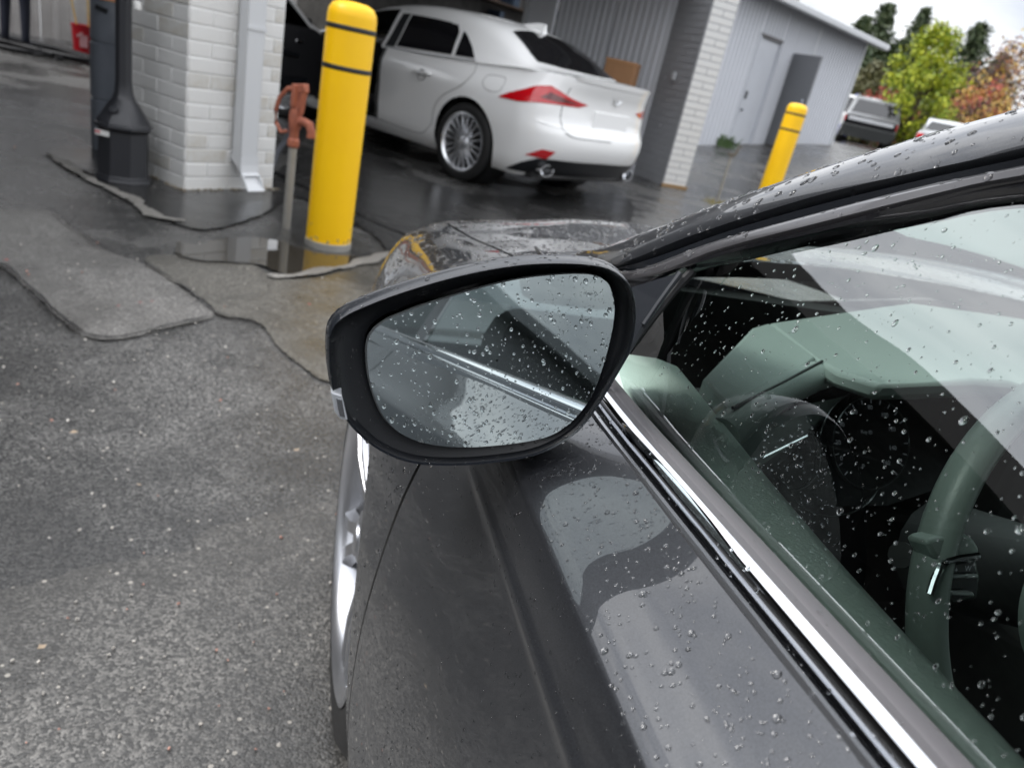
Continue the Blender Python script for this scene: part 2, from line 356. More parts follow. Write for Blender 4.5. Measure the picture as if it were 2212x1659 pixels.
def grid_ground():
    xs = sorted(set([round(x, 3) for x in np.concatenate([np.linspace(-14, 26, 81), [-300, -150, -60, -30, 40, 70, 150, 300]])]))
    ys = sorted(set([round(x, 3) for x in np.concatenate([np.linspace(-8, 34, 85), [-300, -100, -30, 50, 80, 150, 300]])]))
    V = [(x, y, ground_z(x, y)) for y in ys for x in xs]; n = len(xs)
    F = [(j*n+i, j*n+i+1, (j+1)*n+i+1, (j+1)*n+i) for j in range(len(ys)-1) for i in range(n-1)]
    o = mesh('asphalt_ground', V, F, ASPH, None, True, 60); o['kind'] = 'structure'; o['label'] = 'wet dark asphalt of the workshop yard'; return o
grid_ground()
def densify(P, step=.04, amp=.012, seed=0, closed=True):
    out_ = []; n = len(P)
    for i in range(n if closed else n-1):
        a = np.array(P[i][:2]); b = np.array(P[(i+1) % n][:2]); k = max(1, int(np.linalg.norm(b-a)/step))
        for j in range(k):
            p = a+(b-a)*j/k; q = noise.noise_vector(Vector((p[0]*9+seed, p[1]*9, seed*3.1)))
            out_.append((p[0]+q[0]*amp*1.6, p[1]+q[1]*amp*1.6))
    return out_
def ga(x, y): return ((x/2.4578)/1.128, (y/2.4578)/1.128)            # crop of the upper left
def gb(x, y): return ((x/2.4578)/1.128, (600+y/2.4578)/1.128)
def sheet(name, pix, m, z, label, seed=0, amp=.012, smoothing=True, kind='structure'):
    P = [atz(*p)[:2] for p in pix]
    if smoothing:
        C = np.array(P); C = np.array([crom(np.vstack([C[-1:], C, C[:2]]), u) for u in np.linspace(1, len(C)+1, len(C)*4+1)[:-1]]); P = C
    D = densify(P, .015, amp*.6, seed); D = [(x+.006*noise.noise(Vector((x*60, y*60, seed))), y+.006*noise.noise(Vector((x*60, y*60, seed+9)))) for x, y in D]
    bm = bmesh.new(); vs = [bm.verts.new((x, y, z)) for x, y in D]; f = bm.faces.new(vs); bmesh.ops.triangulate(bm, faces=[f]); bmesh.ops.recalc_face_normals(bm, faces=bm.faces)
    if bm.faces[:] and sum(f.normal.z for f in bm.faces) < 0: bmesh.ops.reverse_faces(bm, faces=bm.faces)
    me = bpy.data.meshes.new(name); bm.to_mesh(me); bm.free(); me.materials.append(m)
    o = bpy.data.objects.new(name, me); COL.objects.link(o); o['kind'] = kind; o['label'] = label; return o
# pale worn patch between the cracks, upper left
sheet('worn_asphalt', [gb(-260, -330), gb(-260, 70), gb(0, 130), gb(200, 290), gb(370, 440), gb(520, 548), gb(720, 560), gb(1000, 492), gb(1290, 430), gb(1200, 345), gb(960, 160), gb(860, 110), ga(640, 1505), ga(440, 1375), ga(270, 1262), ga(-250, 1262)], ASPH2, .004, 'paler worn gravelly patch of asphalt left of the cracks', 3)
sheet('worn_asphalt', [gb(880, 110), gb(1220, 330), gb(1310, 420), gb(1560, 470), gb(1700, 640), gb(2000, 830), gb(2300, 700), gb(2700, 300), gb(2300, 60), gb(2080, 150), gb(1800, 205), gb(1620, 180), gb(1450, 90), gb(1000, 60)], ASPH4, .008, 'damp brownish asphalt between the puddle and the mirror', 5)
sheet('worn_asphalt', [(-80, 1320), (60, 1262), (240, 1215), (400, 1196), (430, 1150), (520, 1130), (640, 1100), (740, 1075), (860, 1080), (860, 1300), (900, 1700), (-80, 1700)], asphalt('repaired_asphalt', (.040, .039, .037), (.235, .225, .21), .46, 1., .6, .30), .004, 'slightly paler asphalt repair beside the front wheel', 8, .02)
sheet('smooth_asphalt_apron', [ga(250, 930), ga(560, 905), ga(1600, 1120), ga(1640, 1040), (760, 300), (1000, 420), (1340, 420), (1330, 520), (900, 600), (820, 520), (650, 430), (560, 470), (440, 500), (340, 470), ga(940, 1290), ga(600, 1080), ga(330, 950)], ASPH3, .012, 'smooth dark tar apron in front of the garage bay', 11)
def ribbon(name, pix, wd, m, label, z=.008, seed=1, kind='structure', dz=0, amp=.4):
    P = [Vector(atz(*p)) for p in pix]; P = [Vector(q) for q in spline([tuple(p) for p in P], len(P)*8)]
    rows = []
    for i, p in enumerate(P):
        t = (P[min(i+1, len(P)-1)]-P[max(i-1, 0)]).normalized(); s = Vector((-t.y, t.x, 0)); k = .35+1.6*abs(noise.noise(p*5+Vector((seed, 0, 0))))+.35*rnd.random()
        off = s*noise.noise(p*6+Vector((0, seed, 0)))*wd*amp
        e = min(1, i/3+.15, (len(P)-1-i)/3+.15); p = p+Vector((0, 0, .008))
        rows.append([p+off-s*wd/2*k*e+Vector((0, 0, z)), p+off+Vector((0, 0, z+dz)), p+off+s*wd/2*k*e+Vector((0, 0, z))])
    o = MB().loft(rows).build(name, m, None, False); o['kind'] = kind; o['label'] = label; return o
ribbon('crack', [ga(-40, 1270), ga(150, 1270), ga(290, 1265), ga(380, 1330), ga(470, 1400), ga(600, 1490), ga(760, 1520), ga(1020, 1500)], .011, ASPHD, 'dark crack curving left of the puddle', .012, 2)
ribbon('crack', [gb(860, 110), gb(960, 170), gb(1070, 240), gb(1200, 340), gb(1330, 430), gb(1560, 470)], .011, ASPHD, 'dark crack running down right of the pale patch', .012, 3)
ribbon('crack', [gb(-60, 110), gb(60, 160), gb(210, 300), gb(380, 450), gb(540, 555), gb(720, 566), gb(1000, 498), gb(1290, 432)], .018, ASPHD, 'dark irregular seam and painted shadow line under the lower edge of the pale patch', .010, 12)  # dark ribbon paints the shadow line along the patch edge
ribbon('worn_kerb_line', [ga(280, 930), ga(400, 1000), ga(520, 1080), ga(700, 1165), ga(800, 1220), ga(870, 1270), ga(950, 1320)], .075, asphalt('chipped_concrete', (.12, .115, .105), (.42, .40, .37), .7, .9, .6, .1), 'pale chipped concrete edge in front of the ash receptacle', .010, 4, dz=.003)
ribbon('worn_kerb_line', [gb(1600, 195), gb(1750, 192), gb(1950, 160), gb(2090, 130), gb(2350, 60), gb(2600, 20)], .06, MATS['chipped_concrete'], 'pale concrete lip along the far side of the puddle', .010, 6, dz=.003)
ribbon('worn_kerb_line', [ga(940, 1310), ga(990, 1325), ga(1090, 1350)], .06, MATS['chipped_concrete'], 'broken pale end of the concrete edge', .010, 7, dz=.003, amp=.9)
ribbon('drain_joint', [(588, 372), (640, 400), (760, 462), (900, 520), (960, 560)], .05, mat('wet_tar', (.008, .008, .008), .15), 'black wet joint along the garage apron', .010, 9)
PUD = mat('puddle_water', (.035, .031, .025), .015, spec=.9, bump=(3, .04, .004))
sheet('puddle', [(430, 534), (470, 524), (530, 518), (600, 526), (680, 552), (770, 560), (800, 574), (720, 586), (655, 604), (600, 594), (560, 578), (480, 572), (430, 568), (380, 552), (385, 530)], PUD, .016, 'shallow puddle mirroring the yellow bollard', 17, .018)
# pale stones and grit on the asphalt, coloured brighter to pass for wet glints
mb = MB(); mb2 = MB()
for i in range(230):
    px = rnd.uniform(-40, 760); py = rnd.uniform(240, 1659); p = atz(px, py)
    if i > 440: p = atz(rnd.uniform(60, 500), rnd.uniform(120, 470))
    r = rnd.uniform(.0010, .0024)*(1+.25*np.linalg.norm(p)); rot = rnd.random()*6
    (mb if i % 6 else mb2).box((p[0], p[1], .008+r*.3), (r*2, r*1.5, r*1.1), rot, rnd.random(), rnd.random())
o = mb.build('grit', mat('glint_grit', (.48, .45, .41), .3), None); setp(o, 'pale grit over the wet asphalt, brightened to stand for glints', kind='stuff')
o = mb2.build('fallen_petals', mat('reddish_grit', (.42, .22, .17), .6), None); setp(o, 'reddish leaf crumbs scattered over the asphalt', kind='stuff')

LEAVES = ((15, 572, 'red leaf scrap on the pale patch at the left picture edge'), (255, 672, 'larger red leaf scrap in the middle of the pale patch'), (303, 664, 'red leaf scrap beside the long crack, left of a smaller one'), (330, 662, 'tiny red leaf scrap closest to the long crack'),
          (667, 667, 'red leaf scrap on the brownish asphalt below the puddle'), (300, 1062, 'tan leaf scrap on the bare asphalt in the left centre'), (160, 948, 'tan leaf scrap below the pale patch near the left edge'), (640, 985, 'tan leaf scrap just left of the door mirror signal'), (90, 1415, 'tan leaf scrap alone in the lower left of the asphalt'))
for k, (px, py, lb_) in enumerate(LEAVES):
    P = atz(px, py); sz = .006+.004*rnd.random(); a = rnd.random()*6
    V_ = [(P[0]+math.cos(a+t)*sz*l, P[1]+math.sin(a+t)*sz*l, .020+.004*rnd.random()) for t, l in ((0, 1.2), (.8, .7), (1.6, .9), (2.6, .6), (3.4, 1.1), (4.3, .6), (5.2, .85))]
    o = MB().add(V_, [tuple(range(7))]).build('fallen_leaf', mat('red_leaf', (.30, .08, .07), .6) if k < 5 else mat('tan_leaf', (.30, .23, .16), .6), None, False)
    tag(o, lb_, 'leaf', 'leaf scraps on the asphalt')

# ------------------------------------------------------------------ buildings
BC = atz(398, 414); FD = np.array([math.sin(R_(29.5)), math.cos(R_(29.5)), 0]); ND = np.array([-math.cos(R_(29.5)), math.sin(R_(29.5)), 0])
BRZ = math.atan2(FD[1], FD[0])
def bl(u, v, z=0): return BC+FD*u+ND*v+np.array([0, 0, z])
COURSE = .0889
def brick_block(root, u0_, u1_, v0_, v1_, h, mm, mw, mmort, blen, zc, z0=0., faces='fl', seed=0, maxh=99):
    """a brick pier in its root's frame: mortar core and one object per brick on the faces in view"""
    rg = random.Random(seed)
    MB().box(((u0_+u1_)/2, (v0_+v1_)/2, z0+h/2), (u1_-u0_, v1_-v0_, h)).build('masonry_core', mmort, root, False)
    def bm_(l, d):
        k = (round(l, 3), d)
        if k not in cache:
            cache[k] = MB().box((0, 0, 0), (l-.010, .014, zc-.010)).build('brick', mm, root, True, bevel=.0035)
            return cache[k], True
        c = cache[k].copy(); COL.objects.link(c); return c, False
    cache = {}
    nrow = int(min(h, maxh)/zc)
    for r in range(nrow):
        z = z0+zc*(r+.5)
        for side in faces:
            if side == 'f': a0, a1 = u0_, u1_
            else: a0, a1 = v0_, v1_
            x = a0; first = blen*(.5 if r % 2 else 1.)
            while x < a1-1e-3:
                l = min(first, a1-x)
                if a1-x-l < .06: l = a1-x
                first = blen
                o, new = bm_(l, 0); c = x+l/2; pr = rg.uniform(-.0015, .002)
                if side == 'f': o.location = (c, v0_+.003-pr, z); o.rotation_euler = (0, 0, 0)
                elif side == 'l': o.location = (u0_+.003-pr, c, z); o.rotation_euler = (0, 0, math.pi/2)
                elif side == 'r': o.location = (u1_+.001+pr, c, z); o.rotation_euler = (0, 0, math.pi/2)
                if rg.random() < .12:
                    o.material_slots[0].link = 'OBJECT'; o.material_slots[0].material = mw
                x += l
# brick column left of the bay
col = empty('brick_column', bl(0, 0), BRZ, label='white painted brick column with a square downspout and grimy foot', cat='column')
brick_block(col, 0, .68, 0, .73, 2.64, BRICKW, BRICKW2, MORTAR, .30, COURSE, 0, 'fl', 3, 1.55)
mb = MB()
for i in range(90):
    if i < 55: c_ = (rnd.uniform(-.02, .70), -.012-rnd.random()*.02, rnd.uniform(0, .012))
    else: c_ = (-.012-rnd.random()*.02, rnd.uniform(-.02, .4), rnd.uniform(0, .012))
    mb.box(c_, (rnd.uniform(.01, .05), rnd.uniform(.01, .03), rnd.uniform(.006, .022)), rnd.random()*3, rnd.random()*.5, rnd.random()*.5)
o = mb.build('moss_line', MOSS, col); o['kind'] = 'stuff'
# downspout with kick-out elbow
ds = empty('downspout', bl(.385, -.012), BRZ, label='square light grey downspout with kicked-out elbow on the brick column', cat='downspout')
MB().box((0, -.055, 1.45), (.135, .085, 2.44)).build('pipe', DOWN, ds, True, bevel=.008)
el = MB(); rows = []
for (y, z, hh) in ((-.055, .25, 0), (-.058, .205, .2), (-.08, .16, .75), (-.115, .125, .95), (-.165, .09, .95)):
    cs, sn = math.cos(hh), math.sin(hh); rows.append([(x, y+d*cs, z+d*sn) for x, d in ((-.068, -.052), (.068, -.052), (.068, .052), (-.068, .052))])
rows2 = [[(x*.88, y, z+.002) for x, y, z in r] for r in rows]
el.loft(rows, closed=True).loft(rows2, closed=True); el.loft([rows[-1], rows2[-1]], closed=True)
el.build('elbow', DOWN, ds, False)
MB().box((0, -.10, 1.02), (.14, .006, .022), 0, 0, 0).build('strap', DOWN, ds)
# block pier right of the bay: two faces seen
PW = atz(1429, 402)
az1 = math.atan2(*(atz(1470, 409)-PW)[:2])
PD = np.array([math.sin(R_(62)), math.cos(R_(62)), 0]); PRZ = math.atan2(PD[1], PD[0])
pier = empty('block_pier', PW, PRZ, label='pier with one shaded grey face and one white brick face', cat='column')
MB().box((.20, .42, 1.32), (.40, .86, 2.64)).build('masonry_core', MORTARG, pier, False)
def pier_face(m, mo, u0_, u1_, side):
    base = None; r = 0
    for r in range(29):
        z = .0889*(r+.5); x = u0_; first = .2 if r % 2 else .4
        while x < u1_-1e-3:
            l = min(first, u1_-x); first = .4
            if u1_-x-l < .05: l = u1_-x
            key = ('p', side, round(l, 2))
            if key not in PC: PC[key] = MB().box((0, 0, 0), (l-.012, .03, .077)).build('brick', m, pier, True, bevel=.003); o = PC[key]
            else: o = PC[key].copy(); COL.objects.link(o)
            c = x+l/2
            if side == 'f': o.location = (c, .0008, z)
            else: o.location = (.0095, c, z); o.rotation_euler = (0, 0, math.pi/2)
            x += l
PC = {}
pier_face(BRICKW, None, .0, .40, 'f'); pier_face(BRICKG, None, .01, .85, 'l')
MB().box((-.03, .38, 1.42), (.035, .07, .10)).build('outlet_box', DOWN, pier, True, bevel=.01)
MB().box((.2, -.02, .02), (.44, .03, .05)).build('rust_stain', mat('rust_stain', (.30, .19, .09), .9, bump=(60, .6, .004)), pier)

def corrugated(width, height, pitch, depth, z0=0.):
    """ribbed sheet in xz, facing -y"""
    x = 0; prof = []
    while x < width:
        for dx, dy in ((0, 0), (pitch*.58, 0), (pitch*.68, -depth), (pitch*.90, -depth)):
            if x+dx <= width: prof.append((x+dx, dy))
        x += pitch
    prof.append((width, 0))
    return MB().loft([[(a, b, z0) for a, b in prof], [(a, b, z0+height) for a, b in prof]])
# ribbed side wall of the bay running in from the pier
sw = empty('ribbed_side_wall', bl(7.75, .45), math.atan2(ND[1], ND[0]), label='grey ribbed metal side wall inside the bay left of the pier', cat='wall')
for k in range(2):
    o = corrugated(.96, 2.75, .105, -.022).build('ribbed_panel', SIDINGD if k == 9 else SIDING, sw, False); o.location = (k*.97, 0, 0)
MB().box((2.19, .03, 1.37), (.46, .06, 2.74)).build('door_track_panel', SIDING, sw, False)
MB().box((2.46, .05, 1.37), (.05, .12, 2.74)).build('edge_trim', DOWN, sw, False)
# rear wall of the open bay on the left
rw = empty('light_ribbed_wall', bl(-5.5, 9.0), BRZ, label='light ribbed metal wall behind the person at the upper left', cat='wall')
for k in range(15):
    o = corrugated(1.12, 3.2, .28, .055).build('ribbed_panel', SIDINGL, rw, False); o.location = (k*1.13, 0, 0)
# dark back of the garage with shelves
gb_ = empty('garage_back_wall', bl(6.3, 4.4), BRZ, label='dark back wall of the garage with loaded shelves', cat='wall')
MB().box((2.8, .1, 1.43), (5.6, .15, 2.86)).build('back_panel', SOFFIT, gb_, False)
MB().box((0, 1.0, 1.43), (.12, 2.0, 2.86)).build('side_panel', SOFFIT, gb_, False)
for zz in (.9, 1.45, 2.0):
    MB().box((2.6, -.18, zz), (4.6, .4, .03)).build('shelf', mat('dark_wood', (.05, .03, .018), .7), gb_, False)
for i in range(34):
    c_ = rnd.choice([(.05, .03, .02), (.02, .02, .03), (.08, .05, .03), (.03, .05, .08), (.11, .08, .06), (.10, .015, .012)])
    ww, hh = rnd.uniform(.12, .4), rnd.uniform(.14, .42)
    MB().box((rnd.uniform(.5, 4.8), -.2+rnd.uniform(-.03, .03), rnd.choice((.9, 1.45, 2.0))+.018+hh/2), (ww, .26, hh)).build('stored_box', mat('stored_%d' % (i % 6), c_, .6), gb_, False)
# roof over the bays: fascia, soffit, joists
rf = empty('canopy_roof', bl(0, 0), BRZ, label='low metal roof and fascia over the garage bays', cat='roof')
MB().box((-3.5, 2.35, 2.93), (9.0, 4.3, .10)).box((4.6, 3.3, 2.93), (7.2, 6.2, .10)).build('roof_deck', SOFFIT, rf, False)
MB().box((.1, .14, 2.83), (16.4, .06, .30)).build('fascia', mat('brown_fascia', (.07, .065, .06), .5), rf, False)
for k in range(12):
    MB().box((-7.4+k*1.25, 2.3, 2.80), (.10, 4.1, .14)).build('joist', mat('joist_paint', (.16, .16, .16), .6), rf, False)
dw = empty('added_dark_wall', bl(-9, 4.25), BRZ, label='dark wall added across the left bay to darken the window reflections', cat='wall')  # unseen wall, added so the side window reflects something dark
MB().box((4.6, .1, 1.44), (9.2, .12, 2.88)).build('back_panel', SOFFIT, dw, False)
c2_ = empty('brick_column', bl(-6.6, 0), BRZ, label='grey block column beyond the left edge of the picture', cat='column')
MB().box((0, .45, 1.33), (.4, .6, 2.66)).build('masonry_core', BRICKG, c2_, False)
# second building on the right
Q1 = np.array([2.63, 16.3, 0.]); Q2 = np.array([6.72, 20.95, 0.]); QD = (Q2-Q1)/np.linalg.norm(Q2-Q1); QL = np.linalg.norm(Q2-Q1); QRZ = math.atan2(QD[1], QD[0])
QB = Q1-QD*1.6; QL += 1.6
b2 = empty('metal_building', (QB[0], QB[1], .30), QRZ, label='grey ribbed metal building with one shut door and one door ajar', cat='building')
def gz_at(u): p = QB+QD*u; return ground_z(p[0], p[1])
EAVE = 3.36
def qh(px, py):      # distance along the wall of a pixel column and height there
    d = ray(px, py); n = np.array([-QD[1], QD[0], 0]); t = ((QB-CO)@n)/(d@n); P = CO+d*t; return (P-QB)@QD, P[2]
du0, _ = qh(1576, 291); du1, _ = qh(1608, 294); _, dzt = qh(1650, 80); _, dzb = qh(1590, 292)
eu0, _ = qh(1690, 230); eu1, _ = qh(1712, 235); _, ezt = qh(1715, 115)
su, _ = qh(1758, 100)
def wall_piece(u0_, u1_, z0_, z1_):
    o = corrugated(u1_-u0_, z1_-z0_, .15, .05).build('ribbed_panel', SIDING, b2, False); o.location = (u0_, 0, z0_-.30)
lo = lambda u: gz_at(u)-.06
du1 = du0+.95; eu0 = max(du1+.45, eu0-.35); eu1 = eu0+.92
wall_piece(0, du0, lo(0), EAVE); wall_piece(du0, du1, dzt, EAVE); wall_piece(du1, eu0, lo(du1), EAVE)
wall_piece(eu0, eu1, ezt, EAVE); wall_piece(eu1, su, lo(eu1), EAVE); wall_piece(su+.06, QL, lo(su), EAVE)
MB().box((su+.03, -.03, (EAVE+lo(su))/2-.3), (.07, .05, EAVE-lo(su))).build('wall_seam_trim', DOWN, b2, False)
MB().box((QL, -.01, (EAVE+lo(QL))/2-.3), (.09, .10, EAVE-lo(QL))).build('corner_trim', DOWN, b2, False)
MB().box((QL-.05, 3.0, (EAVE+.2)/2-.3), (.08, 6.0, EAVE-.2)).build('end_wall', SIDING, b2, False)
MB().box((QL/2, 6.0, 1.4), (QL, .08, 3.1)).build('rear_wall', SIDING, b2, False)
rows = [[(x, -.42, EAVE-.28), (x, 3., EAVE+.30), (x, 6.3, EAVE-.28)] for x in (-.2, QL+.28)]
MB().loft(rows).loft([[(x, y, z-.07) for x, y, z in r] for r in rows]).build('roof', ROOFM, b2, False)
MB().box((QL/2+.04, -.44, EAVE-.34), (QL+.5, .14, .13)).build('gutter', DOWN, b2, True, bevel=.02)
zb_ = gz_at((du0+du1)/2)
dr = MB().box(((du0+du1)/2, .03, (dzt+zb_)/2-.3), (du1-du0-.06, .05, dzt-zb_-.03)).build('door', DOORP, b2, True, bevel=.004)
MB().box((du0+.10, -.02, zb_+1.0-.3), (.10, .05, .16)).build('lock_plate', mat('dark_steel', (.05, .05, .05), .4, .8), dr)
MB().box((du0+.10, -.02, zb_+.70-.3), (.12, .05, .05)).build('handle', CHROME, dr)
for u in (du0, du1): MB().box((u, -.02, (dzt+zb_)/2-.3), (.06, .06, dzt-zb_+.05)).build('door_frame', DOORP, b2)
MB().box(((du0+du1)/2, -.02, dzt-.28), (.95, .06, .06)).build('door_frame', mat('dark_trim', (.10, .09, .09), .6), b2)
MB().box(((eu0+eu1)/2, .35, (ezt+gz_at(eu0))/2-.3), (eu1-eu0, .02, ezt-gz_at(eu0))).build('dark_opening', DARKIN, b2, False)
MB().box((eu1-.12, .2, (ezt+gz_at(eu0))/2-.3), (.22, .25, ezt-gz_at(eu0))).build('inner_shelving', mat('tan_wood', (.16, .11, .075), .7), b2, False)
d2 = MB().box((.44, 0, (ezt-gz_at(eu0))/2), (.88, .045, ezt-gz_at(eu0)-.03)).build('door', mat('shaded_door_paint', (.17, .175, .185), .4), b2, True, bevel=.004)  # shade on the open leaf is put into a darker paint
d2.location = (eu0+.02, 0, gz_at(eu0)-.3); d2.rotation_euler = (0, 0, R_(-108)); d2['label'] = 'door standing ajar, its shade-darkened face turned to the yard'
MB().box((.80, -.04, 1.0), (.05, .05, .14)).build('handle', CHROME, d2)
for u in (eu0, eu1): MB().box((u, -.02, (ezt+gz_at(eu0))/2-.3), (.05, .06, ezt-gz_at(eu0))).build('door_frame', DOORP, b2)
# weeds at the foot
mb = MB()
p0 = QB+QD*(du0-.35)
for i in range(60):
    a = rnd.random()*6.28; x, y = p0[0]+rnd.gauss(0, .09)+.1, p0[1]+rnd.gauss(0, .05)-.12; z = ground_z(x, y); h = rnd.uniform(.08, .28)
    dx, dy = math.cos(a)*h*.5, math.sin(a)*h*.5
    mb.add([(x-.012, y, z), (x+.012, y, z), (x+dx+.02, y+dy, z+h*.8), (x+dx*1.3, y+dy*1.3, z+h)], [(0, 1, 2, 3)])
o = mb.build('weed_tuft', WEED, None, False); tag(o, 'small green weed tuft at the foot of the metal building', 'weed')

# ------------------------------------------------------------------ trees and shrubs
def at_dist(px, py, D):
    d = ray(px, py); k = D/math.hypot(d[0], d[1]); return CO+d*k
def leaves(mb, c, r, n, sz, rg, flat=1.):
    for _ in range(n):
        a = rg.normal(size=3)*r*.5; a[2] *= flat; p = np.array(c)+a; u = rg.normal(size=3); u /= np.linalg.norm(u); v = np.cross(u, rg.normal(size=3)); v /= np.linalg.norm(v)
        s = sz*rg.uniform(.6, 1.3); mb.add([p-u*s, p+v*s*.55, p+u*s, p-v*s*.55], [(0, 1, 2, 3)])
def conifer(px, py, D, rad0, m, label, seed, group='conifers beyond the parking lot'):
    top = at_dist(px, py, D); gz = ground_z(top[0], top[1]); h = top[2]-gz; rad = rad0*1.55; rg = np.random.default_rng(seed)
    t = empty('conifer_tree', (top[0], top[1], gz), label=label, cat='tree', group=group)
    MB().tube([(0, 0, 0), (.1, 0, h*.5), (0, 0, h)], [h*.018, h*.011, .015]).build('trunk', BARK, t)
    mb = MB(); z = h*.06
    while z < h*.985:
        f = 1-z/h; rr = rad*(f**.8)*rg.uniform(.72, 1.12)+.08; nb = max(4, int(9*f+4)); a0 = rg.random()*6
        for k in range(nb+2):
            a = a0+6.283*k/nb+rg.uniform(-.3, .3); ln = rr*rg.uniform(.55, 1.12)
            for q in np.linspace(.2, 1, max(3, int(ln/.35))):
                c = (math.cos(a)*ln*q, math.sin(a)*ln*q, z+h*.012*(1-q)*2-ln*.28*q*q+.12*ln*q)
                leaves(mb, c, .26+.26*(1-q)*ln*.4, int(12+5*(1-q)), .125+.04*ln*.2, rg, .5)
        z += h*.018+.14
    mb.build('crown', m, t, False)
conifer(1923, 4, 58, 3.3, L_CON, 'tall dark conifer rising just right of the metal building', 1)
conifer(1872, 40, 54, 3.4, L_CON, 'dark conifer half hidden by the roof corner of the metal building', 2)
conifer(2004, 18, 66, 2.4, L_CON, 'thin spired conifer between the dark mass and the green tree', 3)
conifer(2127, 46, 60, 2.6, L_CON, 'sparse conifer rising right of the yellow green tree', 4)
conifer(1968, 75, 57, 3.2, L_CON, 'dense conifer filling the gap behind the green tree', 5)
conifer(1898, 140, 46, 3.0, L_CON2, 'lower olive conifer above the parked truck', 6)
conifer(2170, 120, 62, 2.6, L_CON2, 'small olive conifer near the right edge', 7)
conifer(1712, -12, 44, 2.0, L_CON, 'conifer whose tip shows above the metal roof', 8)
def broadleaf(px, py, D, cx_, cz0, rad, m, label, seed, nclump, leaf, name='leafy_tree', cat_='tree', low=.15, density=60, m2=None):
    top = at_dist(px, py, D); gz = ground_z(top[0], top[1]); h = top[2]-gz; rg = np.random.default_rng(seed)
    t = empty(name, (top[0], top[1], gz), label=label, cat=cat_)
    br = MB().tube([(0, 0, 0), (.05, .02, h*.4), (0, 0, h*.8)], [.10, .075, .03])
    for k in range(9):
        a = rg.random()*6.28; z0_ = h*rg.uniform(.15, .6); br.tube([(0, 0, z0_), (math.cos(a)*rad*.4, math.sin(a)*rad*.4, z0_+h*.13), (math.cos(a)*rad*.75, math.sin(a)*rad*.75, z0_+h*.25)], [.05, .03, .012], 6)
    br.build('trunk', BARK, t)
    mb = MB(); mbb = MB()
    for k in range(nclump):
        z = rg.uniform(low, 1)*h; f = (z/h-low)/(1-low); prof = math.sin(math.pi*min(1, max(.06, f*.80+.17)))**.8
        a = rg.random()*6.28; q = rg.random()**.45; c = (math.cos(a)*rad*prof*q, math.sin(a)*rad*prof*q, z)
        leaves(mbb if (m2 and rg.random() < .3) else mb, c, rad*.22, density, leaf, rg)
    mb.build('crown', m, t, False)
    if m2: mbb.build('crown', m2, t, False)
    return t
broadleaf(2040, 66, 31, 0, 0, 1.32, L_GRN, 'bright yellow green leafy tree beside the parked vehicles', 21, 120, .075, low=.13, density=70)
broadleaf(1925, 196, 40, 0, 0, 1.5, L_RED, 'red autumn shrub showing left of the green tree', 22, 40, .07, 'autumn_shrub', 'shrub', .05, 60)
broadleaf(2140, 188, 37, 0, 0, 1.9, L_ORG, 'orange and red autumn shrub right of the green tree', 23, 60, .07, 'autumn_shrub', 'shrub', .05, 60, L_RED)
broadleaf(2205, 100, 42, 0, 0, 2.4, L_PUR, 'purple brown tree at the right edge above the car roof', 24, 80, .08, low=.1, density=60, m2=L_ORG)
broadleaf(2262, 130, 44, 0, 0, 3.0, L_PUR, 'purple brown tree past the right edge of the picture', 25, 60, .08, low=.1, density=50)
# far belt of woodland closing the horizon
mb = MB(); rg = np.random.default_rng(5)
for i in range(900):
    a = R_(rg.uniform(6, 75)); D = rg.uniform(78, 96); z = rg.uniform(0, 1)**1.2*7.5*(.7+.3*math.sin(a*23)); leaves(mb, (math.sin(a)*D, math.cos(a)*D, .9+z), 1.7, 16, .42, rg)
o = mb.build('distant_woodland', L_CON, None, False); setp(o, 'mass of distant woodland behind the parking lot', kind='stuff')

# ------------------------------------------------------------------ bollards
def bollard(base, label, h=1.265, r=.125, lean=(0, 0)):
    t = empty('bollard', base, label=label, cat='bollard', group='yellow sleeved bollards')
    MB().lathe([(r+.004, 0), (r+.004, .035), (r-.004, .04)], 32).build('base_ring', GALV, t)
    MB().lathe([(r, .036), (r, h-.075), (r-.005, h-.045), (r-.022, h-.018), (r-.055, h-.004), (.02, h)], 40).build('sleeve', YELLOW, t)
    for z in (h-.125, h-.315): MB().lathe([(r+.0005, z-.012), (r+.0024, z-.009), (r+.0024, z+.009), (r+.0005, z+.012)], 40, cap=False).build('dark_band', BLKBAND, t)
    g = MB()
    for i in range(26):
        a = rnd.random()*6.28; z = .045+.10*rnd.random()**2; g.box((math.cos(a)*(r+.0004), math.sin(a)*(r+.0004), z), (.0012, rnd.uniform(.004, .014), rnd.uniform(.004, .02)), a)
    o = g.build('mud_splashes', mat('dried_mud', (.34, .27, .15), .9), t, False); o['kind'] = 'stuff'
    t.rotation_euler = (lean[0], lean[1], 0); return t
bollard(atz(708, 530), 'near yellow bollard standing by the puddle in front of the white car')
bp_ = at_dist(1688, 330, 10.4); bollard((bp_[0], bp_[1], 0.0), 'far yellow bollard right of the block pier, base hidden by the roof', 1.40, .125, (0, R_(.6)))

